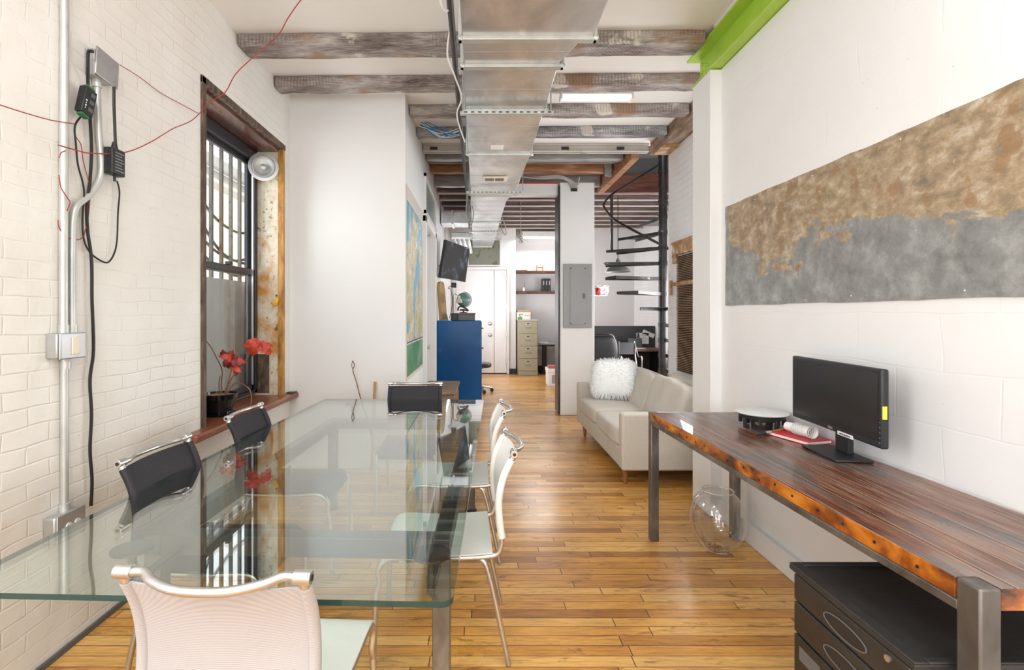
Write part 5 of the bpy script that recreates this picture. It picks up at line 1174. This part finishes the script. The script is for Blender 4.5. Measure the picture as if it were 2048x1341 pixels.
# filing cabinet
fcx = root('filing_cabinet', (1.08, 11.95, 0), 'olive tan four-drawer filing cabinet in the far alcove', 'cabinet')
MB().box(.89, 1.345, 11.62, 12.3, 0, 1.29).build('body', M['tan_paint'], fcx, bevel=.006); MB().box(.88, 1.355, 11.6, 12.31, 1.275, 1.30).build('top', M['steel_cream'], fcx, bevel=.004)
for i in range(4):
    z = .115+i*.29; d_ = MB().box(.905, 1.33, 11.60, 11.62, z, z+.28).build('drawer', M['tan_paint'], fcx, bevel=.004)
    MB().box(1.065, 1.165, 11.594, 11.601, z+.195, z+.245).build('label_holder', M['chrome'], d_); MB().box(1.08, 1.15, 11.591, 11.596, z+.205, z+.235).build('label_card', M['black'], d_)
    MB().tube([(1.05, 11.60, z+.13), (1.06, 11.575, z+.13), (1.17, 11.575, z+.13), (1.18, 11.60, z+.13)], .007, 8, sm=False).build('handle', M['chrome'], d_)
cx1 = root('paper_box', (1.02, 11.9, 1.301), 'white carton with green recycling print on the filing cabinet', 'box')
MB().box(.88, 1.185, 11.72, 12.0, 1.301, 1.46).build('carton', M['paper'], cx1, bevel=.003); MB().box(.875, 1.19, 11.715, 12.005, 1.445, 1.475).build('lid', M['white_plastic'], cx1, bevel=.003)
MB().tube([V((.96+.035*math.cos(a), 11.715, 1.40+.03*math.sin(a))) for a in [math.radians(k) for k in range(0, 300, 30)]], .008, 6).build('logo', M['green'], cx1)
MB().box(.885, .99, 11.716, 11.7195, 1.305, 1.36).build('print', M['green'], cx1); MB().box(1.04, 1.17, 11.716, 11.7195, 1.39, 1.40).build('print', M['grey_panel'], cx1)
thing(MB().box(.90, 1.25, 12.02, 12.25, 1.301, 1.53), 'cardboard_box', M['cardboard'], 'brown cardboard box behind the white carton on filing cabinet', 'box', bevel=.004)
# desk in alcove
dk2 = root('adjustable_desk', (1.75, 12.1, 0), 'black-legged desk in the far alcove beside filing cabinet', 'desk')
MB().box(1.38, 2.13, 11.8, 12.46, .70, .73).build('desktop', M['grey_panel'], dk2, bevel=.004); MB().box(1.42, 2.1, 12.0, 12.06, .66, .70).build('rail', M['black'], dk2)
MB().box(1.50, 1.60, 12.02, 12.12, .05, .66).build('leg', M['black'], dk2, bevel=.004); MB().box(1.46, 1.53, 11.82, 12.40, .0, .05).build('foot', M['black'], dk2, bevel=.006); MB().box(1.94, 2.04, 12.02, 12.12, .0, .66).build('leg', M['black'], dk2, bevel=.004)
for i in range(4):
    Mx = Matrix.Translation((1.50, 11.95, .7315+i*.008)) @ Matrix.Rotation(.2*i-.3, 4, 'Z')
    thing(MB().box(-.12, .12, -.09, .09, 0, .006, Mx), 'magazine', M['paper'], 'flat magazine on the alcove desk, %s of the pile' % ['bottom', 'second from bottom', 'third from bottom', 'top'][i], 'magazine', 'magazines on desk')
sbx2 = root('storage_box', (1.53, 10.0, 0), 'white lidded archive box on the floor beside the black column edge', 'box')
MB().box(1.36, 1.70, 9.95, 10.35, .0, .27).build('carton', M['paper'], sbx2, bevel=.004); MB().box(1.35, 1.71, 9.94, 10.36, .27, .345).build('lid', M['paper'], sbx2, bevel=.004)
MB().box(1.43, 1.50, 9.945, 9.949, .05, .22).build('printed_panel', M['grey_panel'], sbx2)
thing(MB().box(1.37, 1.66, 9.97, 10.2, .346, .40), 'red_folder', flat('dusty_red', (.42, .10, .11), .6), 'dusty red folder stack lying on the white archive box', 'folder', bevel=.006)
# office chair behind blue cabinet
oc_ = root('office_chair', (.02, 9.2, 0), 'black swivel office chair mostly hidden behind blue cabinet', 'chair')
MB().pillow((-.02, 9.2, .50), .46, .46, .09, None, 4, 8).build('seat', M['black_leather'], oc_); MB().pillow((-.22, 9.2, .85), .08, .42, .5, None, 4, 8).build('backrest', M['black_leather'], oc_)
MB().cyl((-.02, 9.2, .1), (-.02, 9.2, .46), .03, 12).build('gas_column', M['chrome'], oc_)
for i in range(5):
    a = i*2*PI/5+.1; e = V((-.02+.24*math.cos(a), 9.2+.24*math.sin(a), .07)); lg = MB().tube([(-.02, 9.2, .11), e], .018, 8, sm=False).build('leg', M['chrome'], oc_); MB().cyl(e+V((0, -.02, -.035)), e+V((0, .02, -.035)), .033, 12).build('caster', M['black'], lg)
# hanging coiled cord in the far space
hcp = W(1041, 475, 9.0)
MBc = MB().tube([V((hcp.x, hcp.y, ZC+.05)), hcp+V((0, 0, .12)), hcp+V((-.04, 0, .05)), hcp+V((.03, 0, 0)), hcp+V((-.02, 0, -.08)), hcp+V((.03, 0, -.09)), hcp+V((-.02, .01, 0)), hcp+V((.04, .01, .06)), hcp+V((0, .01, .1)), hcp+V((-.03, .01, .03)), hcp+V((.02, .01, -.05)), hcp+V((.045, 0, -.09))], .007, 6)
thing(MBc, 'coiled_cord', M['cord_grey'], 'looped grey cord hanging from the far ceiling in front of alcove', 'cable')

# ------------------------------------------------------------------ office behind the stair
hwl = MB().box(1.9, 3.69, 10.55, 10.6, 0, 1.18)
thing(hwl, 'dark_partition', flat('charcoal_board', (.035, .034, .034), .7), 'low dark grey partition board behind the spiral staircase', 'partition')
dsk = root('office_desk', (3.1, 10.1, 0), 'dark desk against the low partition behind the stair', 'desk')
MB().box(2.35, 3.65, 9.8, 10.5, .70, .74).build('desktop', M['shelf_wood'], dsk, bevel=.004)
for x in (2.4, 3.55): MB().box(x, x+.05, 9.85, 10.45, 0, .70).build('leg', M['black_metal'], dsk)
lpt = root('laptop', (3.25, 10.1, .741), 'open silver laptop on the dark desk', 'laptop')
MB().box(3.02, 3.30, 9.95, 10.15, .741, .757).build('keyboard_base', M['galv_flange'], lpt, bevel=.003)
MB().box(-.14, .14, -.006, .006, 0, .19, Matrix.Translation((3.16, 10.16, .757)) @ Matrix.Rotation(math.radians(-14), 4, 'X')).build('lid', M['black'], lpt, bevel=.003)
for (px, py, w_, h_, rz, lab, m_) in ((1286, 677, .24, .23, 0, 'white printed sheet pinned in the middle of dark partition', 'paper'), (1297, 668, .26, .09, .42, 'tilted narrow printed strip pinned at top of partition', 'paper'), (1276, 673, .06, .15, -.1, 'small cream note pinned left of the white sheet', 'beige_plastic')):
    p = W(px, py, 10.54); Mx = Matrix.Translation(p) @ Matrix.Rotation(rz, 4, 'Y')
    r_ = root('pinned_paper', p+V((0, 0, -h_/2)), lab, 'paper'); MB().box(-w_/2, w_/2, -.003, .003, -h_/2, h_/2, Mx).build('sheet', M[m_], r_)
    k = MB()
    for i in range(max(2, int(h_/.035))): k.box(-w_*.38, w_*(.38-.1*(i % 3)), -.0045, -.003, h_*.36-i*.032, h_*.36-i*.032+.008, Mx)
    k.build('print', M['grey_panel'], r_)
lc = root('lounge_chair', (1.95, 8.1, 0), 'black leather high-back chair behind the column and sofa', 'chair')
MB().pillow((2.02, 8.35, .72), .54, .14, .72, None, 4.5, 10).build('backrest', M['black_leather'], lc)
MB().pillow((2.02, 8.1, .42), .54, .52, .12, None, 4.5, 8).build('seat', M['black_leather'], lc)
MB().tube([(1.78, 8.36, .3), (1.755, 8.42, .8), (1.80, 8.43, 1.07), (2.02, 8.43, 1.095), (2.24, 8.43, 1.07), (2.29, 8.42, .8), (2.30, 8.3, .4), (2.30, 7.9, .3)], .011, 10).build('frame', M['black_metal'], lc)
for x in (1.80, 2.24):
    for y in (7.92, 8.34): MB().tube([(x, y, .37), (x, y, 0)], .014, 8, sm=False).build('leg', M['orange_wood'], lc)
oc2 = root('folding_chair', (2.75, 9.3, 0), 'black chair with chrome tube frame in front of the dark desk', 'chair')
MB().grid(lambda a, b_: (2.55+.36*a, 9.35-.10*(1-b_)*0+.06*b_, .68+.22*b_), 6, 4, .012).build('backrest', M['black_leather'], oc2)
MB().grid(lambda a, b_: (2.55+.36*a, 8.98+.36*b_, .46), 6, 4, .02).build('seat', M['black_leather'], oc2)
for x in (2.55, 2.91):
    MB().tube([(x, 9.42, .92), (x, 9.36, .62), (x, 9.30, .46), (x, 9.44, .02)], .011, 8).build('frame_tube', M['chrome'], oc2)
    MB().tube([(x, 9.42, .9), (x, 9.2, .66), (x, 9.0, .66), (x, 8.98, .4), (x, 8.92, .02)], .011, 8).build('frame_tube', M['chrome'], oc2)
thing(MB().cyl((2.46, 8.9, 0), (2.46, 8.9, .95), .024, 12), 'floor_post', M['black_metal'], 'short dark upright post in front of the folding chair', 'post')
# bright papers and red bag on the wall right of column
rg = root('shopping_bag', W(1203, 580, 9.2)+V((0, 0, -.08)), 'crumpled white and red bag hanging just right of the column', 'bag')
def crum(sd, c, sx, sy, sz):
    m_ = MB().pillow(c, sx, sy, sz, None, 2.6, 6); r_ = random.Random(sd)
    for v in m_.bm.verts: v.co += V((r_.uniform(-.02, .02), r_.uniform(-.01, .01), r_.uniform(-.02, .02)))
    return m_
c_ = W(1205, 582, 9.2); crum(1, c_, .22, .1, .15).build('bag', flat('pinkish_plastic', (.75, .62, .62), .4), rg, smooth=20); crum(2, c_+V((-.03, 0, .07)), .26, .12, .05).build('top_fold', M['paper'], rg, smooth=20); crum(3, c_+V((-.09, -.02, -.01)), .06, .1, .14).build('red_side', M['red'], rg, smooth=20)
bs = root('metal_shelving', (1.8, 9.25, 0), 'white shelving unit hidden behind the column, holding the crumpled bag', 'shelf')
MB().box(1.50, 2.33, 9.15, 9.33, 1.765, 1.788).build('shelf_board', M['white_gloss'], bs, bevel=.003)
for x in (1.52, 1.93): MB().box(x, x+.03, 9.2, 9.23, 0, 1.765).build('post', M['white_gloss'], bs)

# ------------------------------------------------------------------ dry vine and stick by the partition wall
thing(MB().tube([W(748, 900, 4.6), W(738, 850, 4.6), W(722, 800, 4.58), W(713, 765, 4.57), W(706, 742, 4.56), W(709, 730, 4.56), W(704, 722, 4.56)]+[], lambda t: .006-.002*t, 6).tube([W(706, 740, 4.56), W(703, 730, 4.55), W(707, 722, 4.56)], .003, 6), 'dry_vine', M['twig'], 'dry curling vine leaning against the white partition wall', 'branch')
p = W(750, 764, 4.62)
thing(MB().tube([p, V((p.x-.02, 4.55, .01))], .0125, 10, sm=False), 'wooden_stick', M['orange_wood'], 'plain wooden stick leaning against partition wall behind the table', 'stick')
